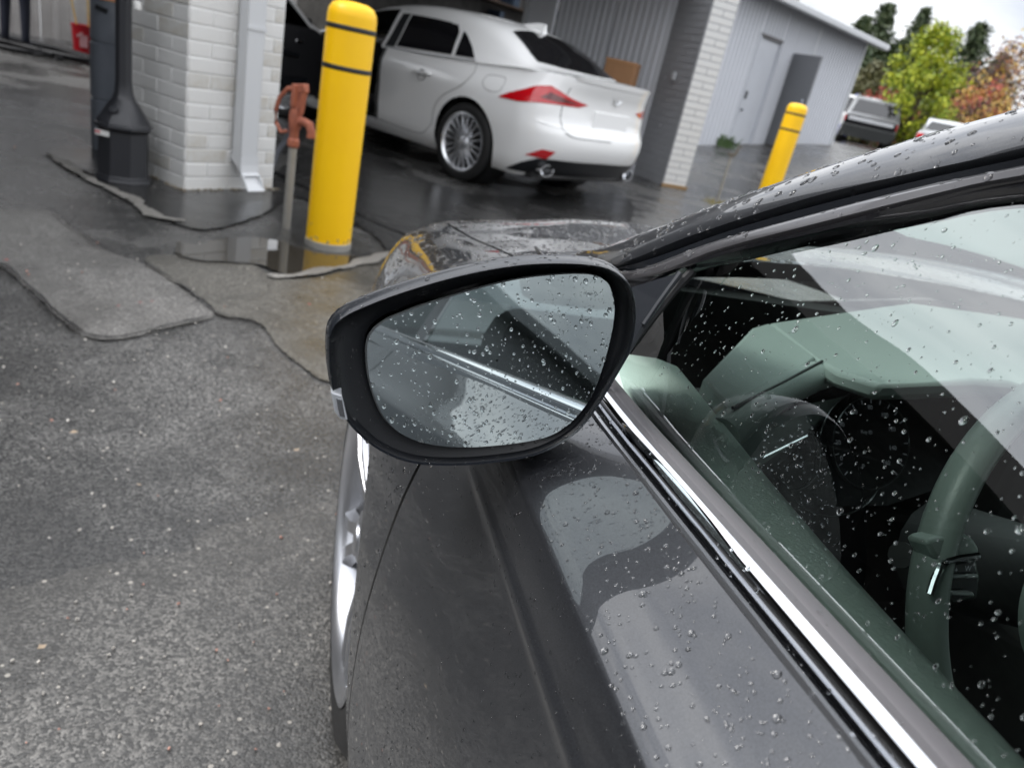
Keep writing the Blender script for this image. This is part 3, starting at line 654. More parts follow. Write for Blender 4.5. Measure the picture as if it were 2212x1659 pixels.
# ------------------------------------------------------------------ yard hydrant by the bollard
hp = atz(618, 492); D0 = math.hypot(hp[0], hp[1])
yh = empty('yard_hydrant', hp, R_(-20), label='rusty red yard hydrant head on a grey pipe', cat='hydrant'); yh.scale = (.88, .88, .93)
MB().lathe([(.027, 0), (.027, .52), (.025, .54)], 16).build('pipe', GALV, yh)
hd = MB()
hd.lathe([(.030, .50), (.038, .505), (.038, .545), (.030, .555), (.030, .60), (.040, .62), (.042, .69), (.034, .72), (.030, .80), (.034, .82), (.028, .86)], 14)
hd.box((.0, 0, .80), (.035, .085, .13)).box((.02, 0, .845), (.10, .05, .05), 0, 0, R_(-12)).box((.045, 0, .78), (.02, .05, .16), 0, 0, R_(8))
hd.build('head', RUST, yh, True, bevel=.006)
MB().tube([(.02, 0, .655), (.07, 0, .665), (.115, 0, .655), (.135, 0, .615), (.136, 0, .585)], [.026, .025, .028, .027, .030], 12).build('spout', RUST, yh)
MB().tube([(.005, -.02, .84), (-.05, -.03, .83), (-.11, -.03, .77), (-.135, -.03, .69), (-.125, -.03, .62), (-.08, -.03, .575), (-.035, -.02, .59)], [.014, .015, .014, .013, .013, .012, .011], 8).build('lever', RUST, yh)
# water pipe stub on the right
pp = at_dist(1547, 440, 10.45); sp = empty('standpipe', (pp[0], pp[1], 0), 0, label='thin weathered standpipe with a small tap before the far bollard', cat='pipe')
MB().lathe([(.020, 0), (.018, .66)], 10).build('pipe', GALV, sp)
MB().tube([(0, 0, .62), (.05, 0, .66), (.07, 0, .74)], [.022, .02, .014]).box((.0, 0, .64), (.09, .05, .04)).box((.075, 0, .76), (.06, .02, .02)).build('tap', mat('weathered_brass', (.16, .14, .11), .5, .5), sp)
mb = MB()
for i in range(70):
    a = rnd.random()*6.28; r = rnd.random()*.2; x, y = pp[0]+math.cos(a)*r, pp[1]+math.sin(a)*r; h = rnd.uniform(.02, .09)
    mb.add([(x-.008, y, 0), (x+.008, y, 0), (x+rnd.uniform(-.03, .03), y+rnd.uniform(-.03, .03), h)], [(0, 1, 2)])
o = mb.build('dry_grass_tuft', mat('dry_grass', (.28, .24, .10), .8), None, False); setp(o, 'dry grass at the foot of the thin standpipe', kind='stuff')

# ------------------------------------------------------------------ ash receptacle
cp = atz(268, 392); cg = empty('ash_receptacle', cp, R_(22), label='black outdoor ash receptacle with a tall neck beside the brick column', cat='ash receptacle'); cg.scale = (.80, .80, .84)
def octo(r, z, n=8, tw=math.pi/8): return [(r*math.cos(tw+2*math.pi*k/n), r*math.sin(tw+2*math.pi*k/n), z) for k in range(n)]
MB().loft([octo(.205, 0), octo(.205, .025), octo(.195, .035), octo(.195, .05), octo(.182, .058), octo(.176, .365), octo(.186, .375)], True, True).build('body', BLKPOLY, cg, True, 25, bevel=.003)
MB().loft([octo(.200, .385), octo(.206, .392), octo(.206, .410), octo(.192, .418), octo(.188, .430), octo(.080, .585), octo(.066, .62), octo(.058, .70), octo(.055, 1.05), octo(.055, 1.30), octo(.066, 1.32), octo(.066, 1.42), octo(.04, 1.46)], True, True).build('lid_and_neck', BLKPOLY, cg, True, 25, bevel=.003)
MB().box((-.12, -.135, .345), (.118, .004, .036), R_(-22.5-0)).build('label', WHITEPL, cg).location = (0, 0, 0)
lb = [o for o in bpy.data.objects if o.name.startswith('label')][-1]
MB().box((-.155, -.137, .352), (.035, .005, .012), R_(-22.5)).build('label_print', REDPL, lb)
MB().lathe([(.032, 0), (.032, .003), (.026, .004)], 16).build('embossed_seal', BLKPOLY, cg).location = (-.05, -.132, .52)
s_ = [o for o in bpy.data.objects if o.name.startswith('embossed_seal')][-1]; s_.rotation_euler = (R_(48), 0, R_(-20))
MB().lathe([(.012, 0), (.028, .01), (.028, .05), (.012, .06)], 12).build('white_cap', WHITEPL, cg).location = (.09, -.01, 1.17)
# grey barrel behind it
gp_ = atz(262, 326); gb2 = empty('grey_drum', gp_, 0, label='tall dark grey ribbed plastic drum behind the ash receptacle', cat='drum'); gb2.scale = (1.12, 1.12, 1.0)
MB().lathe([(.165, 0), (.17, .02), (.17, .34), (.163, .345), (.163, .355), (.17, .36), (.168, .70), (.161, .705), (.161, .715), (.167, .72), (.16, .98), (.15, 1.0), (.14, 1.0), (.14, .9), (0, .9)], 32, cap=False).build('drum_body', GREYPL, gb2)
MB().box((.02, -.15, .99), (.11, .03, .025), R_(10)).build('orange_tag', mat('orange_tag', (.75, .38, .20), .5), gb2)
MB().box((-.02, -.166, .92), (.07, .006, .03), 0, 0, R_(15)).build('scuff', BLACKPL, gb2)

# ------------------------------------------------------------------ red bucket with two poles, hoses, person
kp = atz(182, 118); D0 = math.hypot(kp[0], kp[1]); kb = empty('red_bucket', kp, R_(20), label='red bucket holding yellow handles against the light ribbed wall', cat='bucket')
MB().lathe([(.13, 0), (.155, .36), (.163, .365), (.163, .385), (.15, .385), (.125, .03), (0, .03)], 24, cap=False).lathe([(.13, 0), (.02, .001)], 24).build('pail', REDPL, kb)
MB().box((.03, -.152, .18), (.10, .006, .16), R_(3), R_(-4)).box((-.02, -.152, .26), (.09, .006, .03), R_(-8), R_(-4), R_(-35)).build('pale_print', mat('pale_pink_print', (.62, .32, .33), .5), kb)
MB().tube([(-.03, 0, .05), (-.16, .02, .75), (-.26, .04, 1.25)], .014).build('pole_handle', WOODY, kb)
MB().tube([(.06, .03, .05), (.055, .03, .75), (.03, .03, 1.3)], .014).build('pole_handle', WOODY, kb)
rows = []
for k, (sx, sy, sr) in enumerate(((20, 108, .5), (90, 112, .7), (150, 128, .6))):
    P = atz(sx, sy); mb = MB(); pts = []
    for i in range(40):
        a = i*.42+k; r = sr*(.75+.25*math.sin(i*.37+k)); pts.append((P[0]+math.cos(a)*r*1.6, P[1]+math.sin(a)*r*.6, .025+.02*(i//15)))
    mb.tube([tuple(crom(np.array(pts), u)) for u in np.linspace(0, 39, 160)], .022, 6); o = mb.build('coiled_hose', HOSE, None)
    tag(o, ('loose black hose coil at the feet of the person', 'loose black hose coil below the light ribbed wall', 'loose black hose coil in front of the red bucket')[k], 'hose', 'black hoses lying on the ground')
lp = [atz(*q) for q in ((585, 372), (597, 350), (612, 335), (622, 318), (612, 298), (600, 280), (590, 262))]
mb = MB(); mb.tube([tuple(crom(np.array([(p[0], p[1], .03+.1*math.sin(i/6*3.14)) for i, p in enumerate(lp)]), u)) for u in np.linspace(0, 6, 40)], .024, 8)
tag(mb.build('coiled_hose', mat('grey_hose', (.10, .105, .12), .3), None), 'grey hose loop on the apron between column and hydrant', 'hose')

def person(base, rz, label, J, E_, rad, cloth, name='person'):
    t = empty(name, base, rz, label=label, cat='person')
    me = bpy.data.meshes.new('body'); me.from_pydata(J, E_, []); me.update()
    o = bpy.data.objects.new('body', me); COL.objects.link(o); o.parent = t
    sm = o.modifiers.new('skin', 'SKIN'); me.skin_vertices[0].data[0].use_root = True
    for i, r in enumerate(rad): me.skin_vertices[0].data[i].radius = (r, r*.85)
    o.modifiers.new('sub', 'SUBSURF').levels = 2; o.modifiers['sub'].render_levels = 2; me.materials.append(cloth)
    return t, o
def standing(base, rz, label):
    J = [(0, 0, .95), (0, 0, 1.12), (0, .01, 1.32), (0, .0, 1.46), (0, -.01, 1.55), (0, -.03, 1.66), (0, -.02, 1.74),
         (.10, 0, .90), (.12, -.03, .50), (.13, .02, .10), (.14, -.14, .04),
         (-.10, 0, .90), (-.12, .04, .50), (-.13, .12, .10), (-.14, -.02, .04),
         (.19, 0, 1.40), (.26, .02, 1.12), (.22, -.18, .98), (-.19, 0, 1.40), (-.27, .02, 1.12), (-.24, -.16, .95)]
    E_ = [(0, 1), (1, 2), (2, 3), (3, 4), (4, 5), (5, 6), (0, 7), (7, 8), (8, 9), (9, 10), (0, 11), (11, 12), (12, 13), (13, 14), (3, 15), (15, 16), (16, 17), (3, 18), (18, 19), (19, 20)]
    r = [.15, .14, .16, .10, .055, .09, .07, .105, .075, .055, .045, .105, .075, .055, .045, .065, .05, .035, .065, .05, .035]
    t, o = person(base, rz, label, J, E_, r, NAVY)
    MB().lathe([(.02, 1.545), (.062, 1.57), (.083, 1.64), (.085, 1.70), (.06, 1.765), (.01, 1.785)], 16, (0, -.03, 0)).build('head', SKIN, t)
    MB().lathe([(.09, 1.66), (.094, 1.71), (.07, 1.785), (.01, 1.80)], 16, (0, -.02, 0)).build('hair', HAIR, t)
    for s in (1, -1):
        q = J[9] if s > 0 else J[13]
        MB().loft([[(q[0]+x*w_, q[1]+y, z) for x, z in ((-.045, 0), (-.05, .04), (0, .05+hz), (.05, .04), (.045, 0))] for y, w_, hz in ((.07, .8, .06), (0, 1, .07), (-.10, 1.05, .02), (-.19, .7, .0))], False, True).build('shoe', SHOE, t)
        hq = J[17] if s > 0 else J[20]; hm = MB()
        hm.tube([hq, (hq[0], hq[1]-.04, hq[2]-.03), (hq[0], hq[1]-.08, hq[2]-.05)], [.028, .036, .028], 8)
        for f_ in range(4): hm.tube([(hq[0]-.024+.016*f_, hq[1]-.075, hq[2]-.05), (hq[0]-.024+.016*f_, hq[1]-.115, hq[2]-.075), (hq[0]-.022+.015*f_, hq[1]-.125, hq[2]-.11)], [.009, .008, .006], 6)
        hm.tube([(hq[0]-.03*s, hq[1]-.03, hq[2]-.03), (hq[0]-.055*s, hq[1]-.065, hq[2]-.05), (hq[0]-.05*s, hq[1]-.095, hq[2]-.07)], [.011, .010, .008], 6)
        hm.build('hand', SKIN, t)
    return t
standing(atz(38, 104), R_(200), 'person in dark navy trousers and top standing at the upper left edge')

# ------------------------------------------------------------------ added unseen behind the camera to darken reflections in paint, chrome and glass
sb_ = empty('added_back_building', (0, -13, 0), 0, label='unseen long grey building added behind the camera to darken reflections', cat='building')
MB().box((0, -3, 2.4), (46, 6, 4.8)).build('wall', BRICKG, sb_, False); MB().box((0, -3, 4.9), (47, 7, .25)).build('roof', ROOFM, sb_, False)
MB().box((-5.2, 5.2, 3.1), (5.4, 4.6, 6.2)).build('wall', SOFFIT, sb_, False)  # tall wing added to darken a bright reflection in the side window
for k in range(7): MB().box((-18+k*6, .02, 1.6), (3.2, .08, 3.0)).build('roller_door', SIDINGD, sb_, False)
mb = MB(); rg = np.random.default_rng(9)
for i in range(700):
    a = R_(rg.uniform(100, 290)); D = rg.uniform(42, 55); z = rg.uniform(0, 1)**1.1*10*(.75+.25*math.sin(a*19)); leaves(mb, (math.sin(a)*D, math.cos(a)*D, z), 1.7, 12, .45, rg)
o = mb.build('added_tree_belt', L_CON, None, False); setp(o, 'unseen belt of trees added behind the camera for darker reflections', kind='stuff')  # tree belt added to darken low reflections in the near car

# cardboard box on a cabinet beside the pier
bx = bl(7.05, .75); cb = empty('grey_cabinet', (bx[0], bx[1], 0), BRZ+R_(10), label='grey cabinet behind the white car, mostly hidden, under the carton', cat='cabinet')
MB().box((0, 0, .55), (.62, .5, 1.10)).build('carcass', SIDINGD, cb, True, bevel=.005)
cbx = empty('cardboard_box', (bx[0], bx[1], 1.101), BRZ+R_(18), label='brown cardboard box beside the shaded side of the block pier', cat='box')
MB().box((0, 0, .17), (.56, .40, .34)).build('carton', CARD, cbx, True, bevel=.004)
MB().box((0, 0, .345), (.57, .41, .035)).build('lid', mat('cardboard_lid', (.42, .22, .10), .75), cbx, True, bevel=.003)

# ------------------------------------------------------------------ far vehicles
def wheel_set(parent, pts, r=.36, wd=.22):
    for (x, y) in pts:
        wo = MB().lathe([(r*.62, -wd/2), (r*.96, -wd/2), (r, -wd/2+.03), (r, wd/2-.03), (r*.96, wd/2), (r*.62, wd/2)], 20, axis='Y').build('wheel', TYRE, parent); wo.location = (x, y, r)
        s = 1 if y > 0 else -1
        h_ = MB().lathe([(r*.62, 0), (r*.58, .012*s), (r*.2, .03*s), (.001, .035*s)], 20, axis='Y', cap=False).build('rim', ALLOY, wo); h_.location = (0, s*wd/2, 0)
def boxy_vehicle(name, base, rz, label, cat_, body_m, low_m, Lh, Wd, Ht, beltz, pick=False):
    t = empty(name, base, rz, label=label, cat=cat_, group='vehicles parked beyond the metal building')
    hw = Wd/2; x0, x1 = -Lh/2, Lh/2
    def ring(x, k, zt, nar=0.): return [(x, -hw*k, .42), (x, -hw*k, beltz-.1), (x, -hw*k*(1-.03), beltz), (x, -hw*k*(.80-nar), zt), (x, hw*k*(.80-nar), zt), (x, hw*k*.97, beltz), (x, hw*k, beltz-.1), (x, hw*k, .42)]
    MB().loft([ring(x0+.02, .93, beltz+.02), ring(x0+.14, 1, beltz+.06), ring(x0+.42, 1, Ht-.05), ring(x0+.7, 1, Ht), ring(x0+Lh*.55, 1, Ht), ring(x0+Lh*.72, 1, beltz+.1), ring(x1-.15, .98, beltz-.06), ring(x1, .9, beltz-.15)], True, True).build('body', body_m, t, True, 50, bevel=.02)
    MB().loft([[(x, y*hw, .26), (x, y*hw, .56)] for x, y in ((x0+.2, -.9), (x0-.05, -.85), (x0-.06, .85), (x0+.2, .9))]).box((x0+.02, 0, .50), (.14, Wd*.96, .30)).build('bumper', low_m, t, True, bevel=.02)
    def rear(y, z): # a point on the sloping tail gate
        f = (z-beltz-.06)/(Ht-.05-beltz-.06); return (x0+.14+.28*f-.012, y, z)
    zz = (beltz+.10, Ht-.12)
    MB().add([rear(-hw*.80, zz[0]), rear(hw*.80, zz[0]), rear(hw*.68, zz[1]), rear(-hw*.68, zz[1])], [(0, 1, 2, 3)]).build('rear_window', GLOSSBLK, t, False)
    for s in (1, -1):
        MB().box((x0+.06, s*hw*.84, beltz-.16), (.10, .2, .22)).build('tail_light', REDLENS, t, True, bevel=.02)
        MB().add([(x0+.65, s*hw*.99, beltz+.03), (x0+Lh*.64, s*hw*.99, beltz+.03), (x0+Lh*.55, s*hw*.835, Ht-.1), (x0+.75, s*hw*.835, Ht-.1)], [(0, 1, 2, 3)]).build('side_window', GLOSSBLK, t, False)
        MB().tube([(x0+.5, s*hw*.72, Ht-.01), (x0+.6, s*hw*.72, Ht+.05), (x0+Lh*.5, s*hw*.72, Ht+.05), (x0+Lh*.55, s*hw*.72, Ht)], .018, 6).build('roof_rail', low_m, t)
    MB().box((x0+.02, 0, beltz-.18), (.03, .52, .14)).build('number_plate_panel', DARKIN, t)
    wheel_set(t, [(x0+.85, hw-.12), (x0+.85, -hw+.12), (x1-.85, hw-.12), (x1-.85, -hw+.12)])
    return t
p = at_dist(1843, 322, 30); p[2] = ground_z(p[0], p[1]); hv = R_(72)
suv = boxy_vehicle('parked_suv', p+np.array([.9, 2.0, 0]), hv, 'dark grey SUV seen from behind past the metal building corner', 'car', mat('dark_silver_paint', (.20, .205, .21), .3, .5, 1.), GREYCAR, 4.7, 1.85, 1.62, .98)
MB().add([(-2.345, -.84, .62), (-2.345, .84, .62), (-2.345, .82, .93), (-2.345, -.82, .93)], [(0, 1, 2, 3)]).box((-2.30, 0, .78), (.09, 1.70, .30)).build('dark_tail_panel', GLOSSBLK, suv, True, bevel=.02)
MB().box((-2.335, 0, .84), (.06, 1.5, .12)).build('chrome_strip', SILVER, suv, True, bevel=.02)
p = at_dist(2035, 330, 29); p[2] = ground_z(p[0], p[1])-.05
boxy_vehicle('parked_hatchback', p+np.array([.8, 1.6, 0]), R_(62), 'silver hatchback roof showing between green tree and near car roof', 'car', SILVER, BLACKPL, 4.2, 1.78, 1.42, .92)
p = at_dist(1825, 300, 37); p[2] = ground_z(p[0], p[1])
boxy_vehicle('parked_van', p+np.array([-.3, 2.0, 0]), R_(75), 'white van with blue roof edge half hidden behind the building corner', 'van', WHITEP, BLUEM, 4.6, 1.85, 1.9, 1.05)
for k, (px, py) in enumerate(((2112, 312), (2103, 330))):
    p = at_dist(px, py, 26); z_ = ground_z(p[0], p[1]); s_ = empty('marker_post', (p[0], p[1], z_), label='slim pale post leaning before the orange shrub' if k == 0 else 'second slim pale post lower before the orange shrub', cat='post')
    MB().tube([(0, 0, 0), (.05, 0, .9), (.16-.1*k, 0, 1.5-.5*k)], .035).build('post', DOWN, s_)

# ------------------------------------------------------------------ car tools
def patch(name, poly, fn, m, parent, step=.05, off=.002, cen=None):
    """polygon in a surface's (a, b) plane, cut on a grid and wrapped on the surface fn(a, b)"""
    bm = bmesh.new(); f = bm.faces.new([bm.verts.new((a, b, 0)) for a, b in poly])
    a0 = min(p[0] for p in poly); a1 = max(p[0] for p in poly); b0 = min(p[1] for p in poly); b1 = max(p[1] for p in poly)
    for i in range(1, int((a1-a0)/step)+1): bmesh.ops.bisect_plane(bm, geom=bm.verts[:]+bm.edges[:]+bm.faces[:], plane_co=(a0+i*step, 0, 0), plane_no=(1, 0, 0))
    for i in range(1, int((b1-b0)/step)+1): bmesh.ops.bisect_plane(bm, geom=bm.verts[:]+bm.edges[:]+bm.faces[:], plane_co=(0, b0+i*step, 0), plane_no=(0, 1, 0))
    bmesh.ops.triangulate(bm, faces=[x for x in bm.faces if len(x.verts) > 4])
    bm.verts.index_update(); e = .004;
    V = []; Ns = []
    for v in bm.verts:
        a, b = v.co.x, v.co.y; p = np.array(fn(a, b)); da = np.array(fn(a+e, b))-np.array(fn(a-e, b)); db = np.array(fn(a, b+e))-np.array(fn(a, b-e))
        n = np.cross(da, db); n /= (np.linalg.norm(n)+1e-12); c_ = np.array(cen if cen is not None else (p[0]*.8, 0, .55)); n = n if n@(p-c_) > 0 else -n; V.append(p); Ns.append(n)
    F = [tuple(v.index for v in f.verts) for f in bm.faces]; bm.free()
    V = [p+n*off for p, n in zip(V, Ns)]
    o = mesh(name, V, F, m, parent, True, 60); return o
def line_on(name, pts, fn, r, m, parent, n=40, lift=.0, seg=6):
    P = spline(pts, n) if len(pts) > 2 else [np.array(pts[0])*(1-t)+np.array(pts[1])*t for t in np.linspace(0, 1, n)]
    return MB().tube([np.array(fn(a, b)) for a, b in P], r, seg).build(name, m, parent)
def wheel(parent, x, y, z, r, rim, spokes, side, wd=.22, metal=ALLOY, twin=True, inner=DARKALLOY, name='wheel', twist=0., fat=1.):
    """side +1: the face looks along +y"""
    t = MB().lathe([(rim*.98, -wd*.95), (rim+.01, -wd), (r*.93, -wd), (r, -wd*.86), (r, -wd*.14), (r*.985, -wd*.06), (r*.93, 0), (rim+.012, .003), (rim, -.004)], 56, axis='Y', cap=False).build(name, TYRE, parent)
    if side < 0: t.scale = (1, -1, 1)
    t.location = (x, y, z)
    mb = MB().lathe([(rim, -.004), (rim+.004, .002), (rim-.004, .004), (rim-.014, -.004), (rim-.022, -.02), (rim-.03, -.12), (rim-.03, -.19)], 56, axis='Y', cap=False)
    mb.build('rim', metal, t)
    MB().lathe([(rim-.03, -.14), (.001, -.14)], 32, axis='Y', cap=False).lathe([(rim*.72, -.10), (rim*.72, -.115), (.001, -.10)], 32, axis='Y', cap=False).build('brake_disc', inner, t)
    sb = MB()
    for k in range(spokes):
        for dx in ((-.045, .045) if twin else (0,)):
            a = 2*math.pi*k/spokes+twist; d = Vector((math.cos(a), 0, math.sin(a))); e_ = Vector((-math.sin(a), 0, math.cos(a))); an = a+dx*3.2
            d2_ = Vector((math.cos(an), 0, math.sin(an))); rows = []
            for q, w1, dep, th in ((.05, .018, -.032, .03), (.10, .011, -.022, .024), (rim*.6, .010, -.012, .02), (rim*.88, .012, -.010, .02), (rim-.012, .017, -.014, .022)):
                w1 *= fat; c = (d2_*q if q > .08 else d*q+e_*dx*.35)
                rows.append([c+e_*w1+Vector((0, dep-th, 0)), c+e_*w1*.55+Vector((0, dep, 0)), c-e_*w1*.55+Vector((0, dep, 0)), c-e_*w1+Vector((0, dep-th, 0))])
            sb.loft(rows)
    sb.build('spokes', metal, t, True, 30)
    MB().lathe([(.058, -.035), (.050, -.018), (.032, -.012), (.030, -.008), (.001, -.006)], 24, axis='Y', cap=False).build('hub_cap', metal, t)
    return t
# ------------------------------------------------------------------ white sedan in the bay
WAZ = R_(-54); WF = np.array([math.sin(WAZ), math.cos(WAZ), 0]); WL = np.array([-math.cos(WAZ), math.sin(WAZ), 0])
WK = 1.07; WW = atz(982, 388); WO = WW+WF*1.4*WK-WL*.895*WK
wc = empty('white_sedan', WO, math.pi/2-WAZ, label='white sedan with its front door open, parked nose into the garage bay', cat='car'); wc.scale = (WK, WK, WK)
X0 = -1.4
def Wz(z): return float(np.interp(z, [.18, .24, .32, .45, .60, .72, .80, .86, .92, .98, 1.08], [.80, .845, .872, .886, .896, .905, .908, .895, .870, .84, .80]))
def Lr(z): return float(np.interp(z, [.22, .30, .42, .52, .62, .66, .72, .84, .93, 1.0, 1.06, 1.10], [.80, .88, .96, .99, .985, .955, .93, .925, .935, .965, .985, .97]))
def ztop(x): return float(np.interp(x, [-.98, -.6, 0, .8, 1.6, 2.3, 3.0, 3.5, 3.75], [1.075, 1.055, 1.01, .965, .945, .95, .86, .74, .66]))
def zbot(x): return float(np.interp(x, [-.98, -.6, -.4, 0, 2.8, 3.7], [.24, .20, .20, .19, .19, .22]))
def Bp(a, z):
    """a: distance along the flank (rear axle at 0); below -.45 it turns round the rear corner"""
    w_ = Wz(z)
    flare = .018*math.exp(-((a)/.42)**2)*math.exp(-((z-.62)/.16)**2)
    if a >= -.45:
        ta = .0 if a < 2.6 else .30*((a-2.6)/1.1)**2.2
        t2 = .0 if a > .5 else .035*((.5-a)/.95)**2*smooth(.55, 1.0, z)
        return (a+X0, w_+flare-ta-t2, z)
    th = (-.45-a)/.95*math.pi/2; n = 2.0/3.0; l = Lr(z)-.45; w_ -= .035*smooth(.55, 1.0, z)
    return (X0-.45-l*max(0, math.sin(th))**.74, (w_+flare*.3)*max(0, math.cos(th))**.60, z)
def body_grid(arch=((0, .345, .375), (2.8, .345, .375)), hole=None):
    av = list(np.arange(3.70, -.4501, -.05))+list(np.linspace(-.47, -1.40, 44)); tv = list(np.linspace(0, 1, 22)); V = []; idx = {}
    grid = []
    for a in av:
        xx = a if a > -.45 else -.45-(Lr(.7)-.45)*math.sin((-.45-a)/.95*math.pi/2)
        zb, zt = zbot(xx), ztop(xx); grid.append([(a, zb+(zt-zb)*t) for t in tv])
    inside = lambda a, z: any((a-c)**2+(z-h)**2 < r*r for c, h, r in arch)
    F = []; n = len(tv)
    for i in range(len(av)-1):
        for k in range(n-1):
            q = [grid[i][k], grid[i][k+1], grid[i+1][k+1], grid[i+1][k]]
            if all(inside(*p) for p in q): continue
            if hole and hole(sum(p[0] for p in q)/4, sum(p[1] for p in q)/4): continue
            F.append((i*n+k, i*n+k+1, (i+1)*n+k+1, (i+1)*n+k))
    for i in range(len(av)):
        for k in range(n):
            a, z = grid[i][k]
            for c, h, r in arch:
                dd = math.hypot(a-c, z-h)
                if dd < r: s = r/max(dd, 1e-6); a, z = c+(a-c)*s, max(h+(z-h)*s, .19)
            V.append(Bp(a, z))
    return V, F
V1, F1 = body_grid(hole=lambda a, z: 1.22 < a < 2.28 and z > .30)
V2, F2 = body_grid(); V2 = [(x, -y, z) for x, y, z in V2]
mb = MB(); mb.add(V1, F1); mb.add(V2, F2); mb.build('body', WHITEP, wc, True, 40)
# roof, pillars, deck
GS = [  # x, [(y, z) from belt edge to the centre line]
 (3.70, [(.52, .66), (.50, .665), (.48, .67), (.44, .68), (.36, .69), (.2, .70), (0, .71)]),
 (3.0, [(.84, .86), (.80, .875), (.74, .885), (.66, .895), (.5, .91), (.25, .925), (0, .93)]),
 (2.35, [(.84, .95), (.80, .965), (.76, .975), (.70, .985), (.5, 1.0), (.25, 1.01), (0, 1.02)]),
 (2.05, [(.845, .945), (.81, 1.0), (.78, 1.06), (.745, 1.10), (.55, 1.13), (.3, 1.15), (0, 1.16)]),
 (1.60, [(.85, .945), (.79, 1.06), (.73, 1.19), (.665, 1.275), (.52, 1.315), (.28, 1.33), (0, 1.34)]),
 (1.20, [(.852, .95), (.78, 1.08), (.70, 1.24), (.63, 1.345), (.52, 1.39), (.28, 1.415), (0, 1.425)]),
 (.75, [(.85, .965), (.78, 1.09), (.695, 1.25), (.615, 1.36), (.50, 1.41), (.28, 1.43), (0, 1.44)]),
 (.35, [(.845, .985), (.78, 1.10), (.70, 1.23), (.615, 1.335), (.49, 1.39), (.28, 1.415), (0, 1.425)]),
 (.05, [(.835, 1.005), (.78, 1.09), (.71, 1.19), (.635, 1.275), (.51, 1.335), (.28, 1.365), (0, 1.375)]),
 (-.20, [(.82, 1.025), (.78, 1.075), (.73, 1.14), (.665, 1.195), (.54, 1.24), (.28, 1.265), (0, 1.275)]),
 (-.42, [(.80, 1.045), (.77, 1.065), (.735, 1.09), (.68, 1.115), (.56, 1.135), (.28, 1.15), (0, 1.155)]),
 (-.60, [(.775, 1.052), (.75, 1.06), (.70, 1.066), (.64, 1.07), (.52, 1.073), (.28, 1.08), (0, 1.083)]),
 (-.80, [(.62, 1.062), (.60, 1.066), (.56, 1.070), (.50, 1.073), (.42, 1.075), (.25, 1.078), (0, 1.08)]),
 (-.95, [(.34, 1.088), (.32, 1.09), (.29, 1.092), (.25, 1.095), (.18, 1.097), (.1, 1.10), (0, 1.10)])]
GX = [-g[0] for g in GS]; GP = np.array([[p for p in g[1]] for g in GS], float)
def Gsec(x):
    u = mono(GX, -x); return crom(GP, u)
def Gpt(x, v): p = crom(Gsec(x), v); return (x+X0, p[0], p[1])
def Gside(x, z):
    S = Gsec(x); zs = S[:, 1]; y = float(np.interp(z, zs[:5], S[:5, 0])); return (x+X0, y, z)
def Gtop(x, y):
    S = Gsec(x); D = np.array([crom(S, v) for v in np.linspace(2.2, 6, 24)]); z = float(np.interp(abs(y), D[::-1, 0], D[::-1, 1])); return (x+X0, y, z)
xs = list(np.arange(3.70, -.951, -.075)); vs = list(np.linspace(0, 6, 25)); mb = MB(); mbg = MB()
for sgn in (1, -1):
    Vg = [Gpt(x, v) for x in xs for v in vs]; Vg = [(a, b*sgn, c) for a, b, c in Vg]; n = len(vs); F = []; Fg = []
    for i in range(len(xs)-1):
        for k in range(n-1):
            xc = (xs[i]+xs[i+1])/2; vc = (vs[k]+vs[k+1])/2; q = (i*n+k, i*n+k+1, (i+1)*n+k+1, (i+1)*n+k)
            if 1.27 < xc < 2.12 and .12 < vc < 2.85: continue
            if 1.35 < xc < 2.2 and vc > 3.25: Fg.append(q); continue
            if sgn < 0 and .2 < xc < 1.2 and .3 < vc < 2.7: Fg.append(q); continue
            F.append(q)
    mb.add(Vg, F); mbg.add(Vg, Fg)
mb.build('roof_and_deck', WHITEP, wc, True, 35); mbg.build('glass', WGLASS, wc)
for s in (1, -1):
    gs = lambda a, b, s=s: (Gside(a, b)[0], Gside(a, b)[1]*s, b)
    o_ = .004
    patch('rear_door_window', [(1.10, .985), (.36, 1.02), (.42, 1.22), (.52, 1.305), (.75, 1.338), (1.02, 1.335), (1.12, 1.32)][::1], gs, GLOSSBLK, wc, .06, o_*1.)
    patch('quarter_window', [(.32, 1.022), (.08, 1.035), (.18, 1.12), (.30, 1.20), (.38, 1.24)], gs, GLOSSBLK, wc, .06, o_)
    patch('centre_pillar_trim', [(1.25, .97), (1.12, .975), (1.14, 1.33), (1.24, 1.325)], gs, BLACKPL, wc, .06, o_*1.1)
    if s > 0:
        line_on('chrome_trim', [(1.25, .965), (.8, .975), (.4, .995), (.05, 1.022)], lambda a, b: (Gside(a, b)[0], Gside(a, b)[1]+.004, b), .006, SILVER, wc)
rear_poly = [(.02, 0), (.01, .28), (-.02, .50), (-.45, .60), (-.50, .30), (-.51, 0), (-.50, -.30), (-.45, -.60), (-.02, -.50), (.01, -.28)]
patch('rear_window', rear_poly, Gtop, mat('sky_reflecting_glass', (.01, .01, .012), .06, spec=1., coat=1, coatior=1.9), wc, .06, .005)
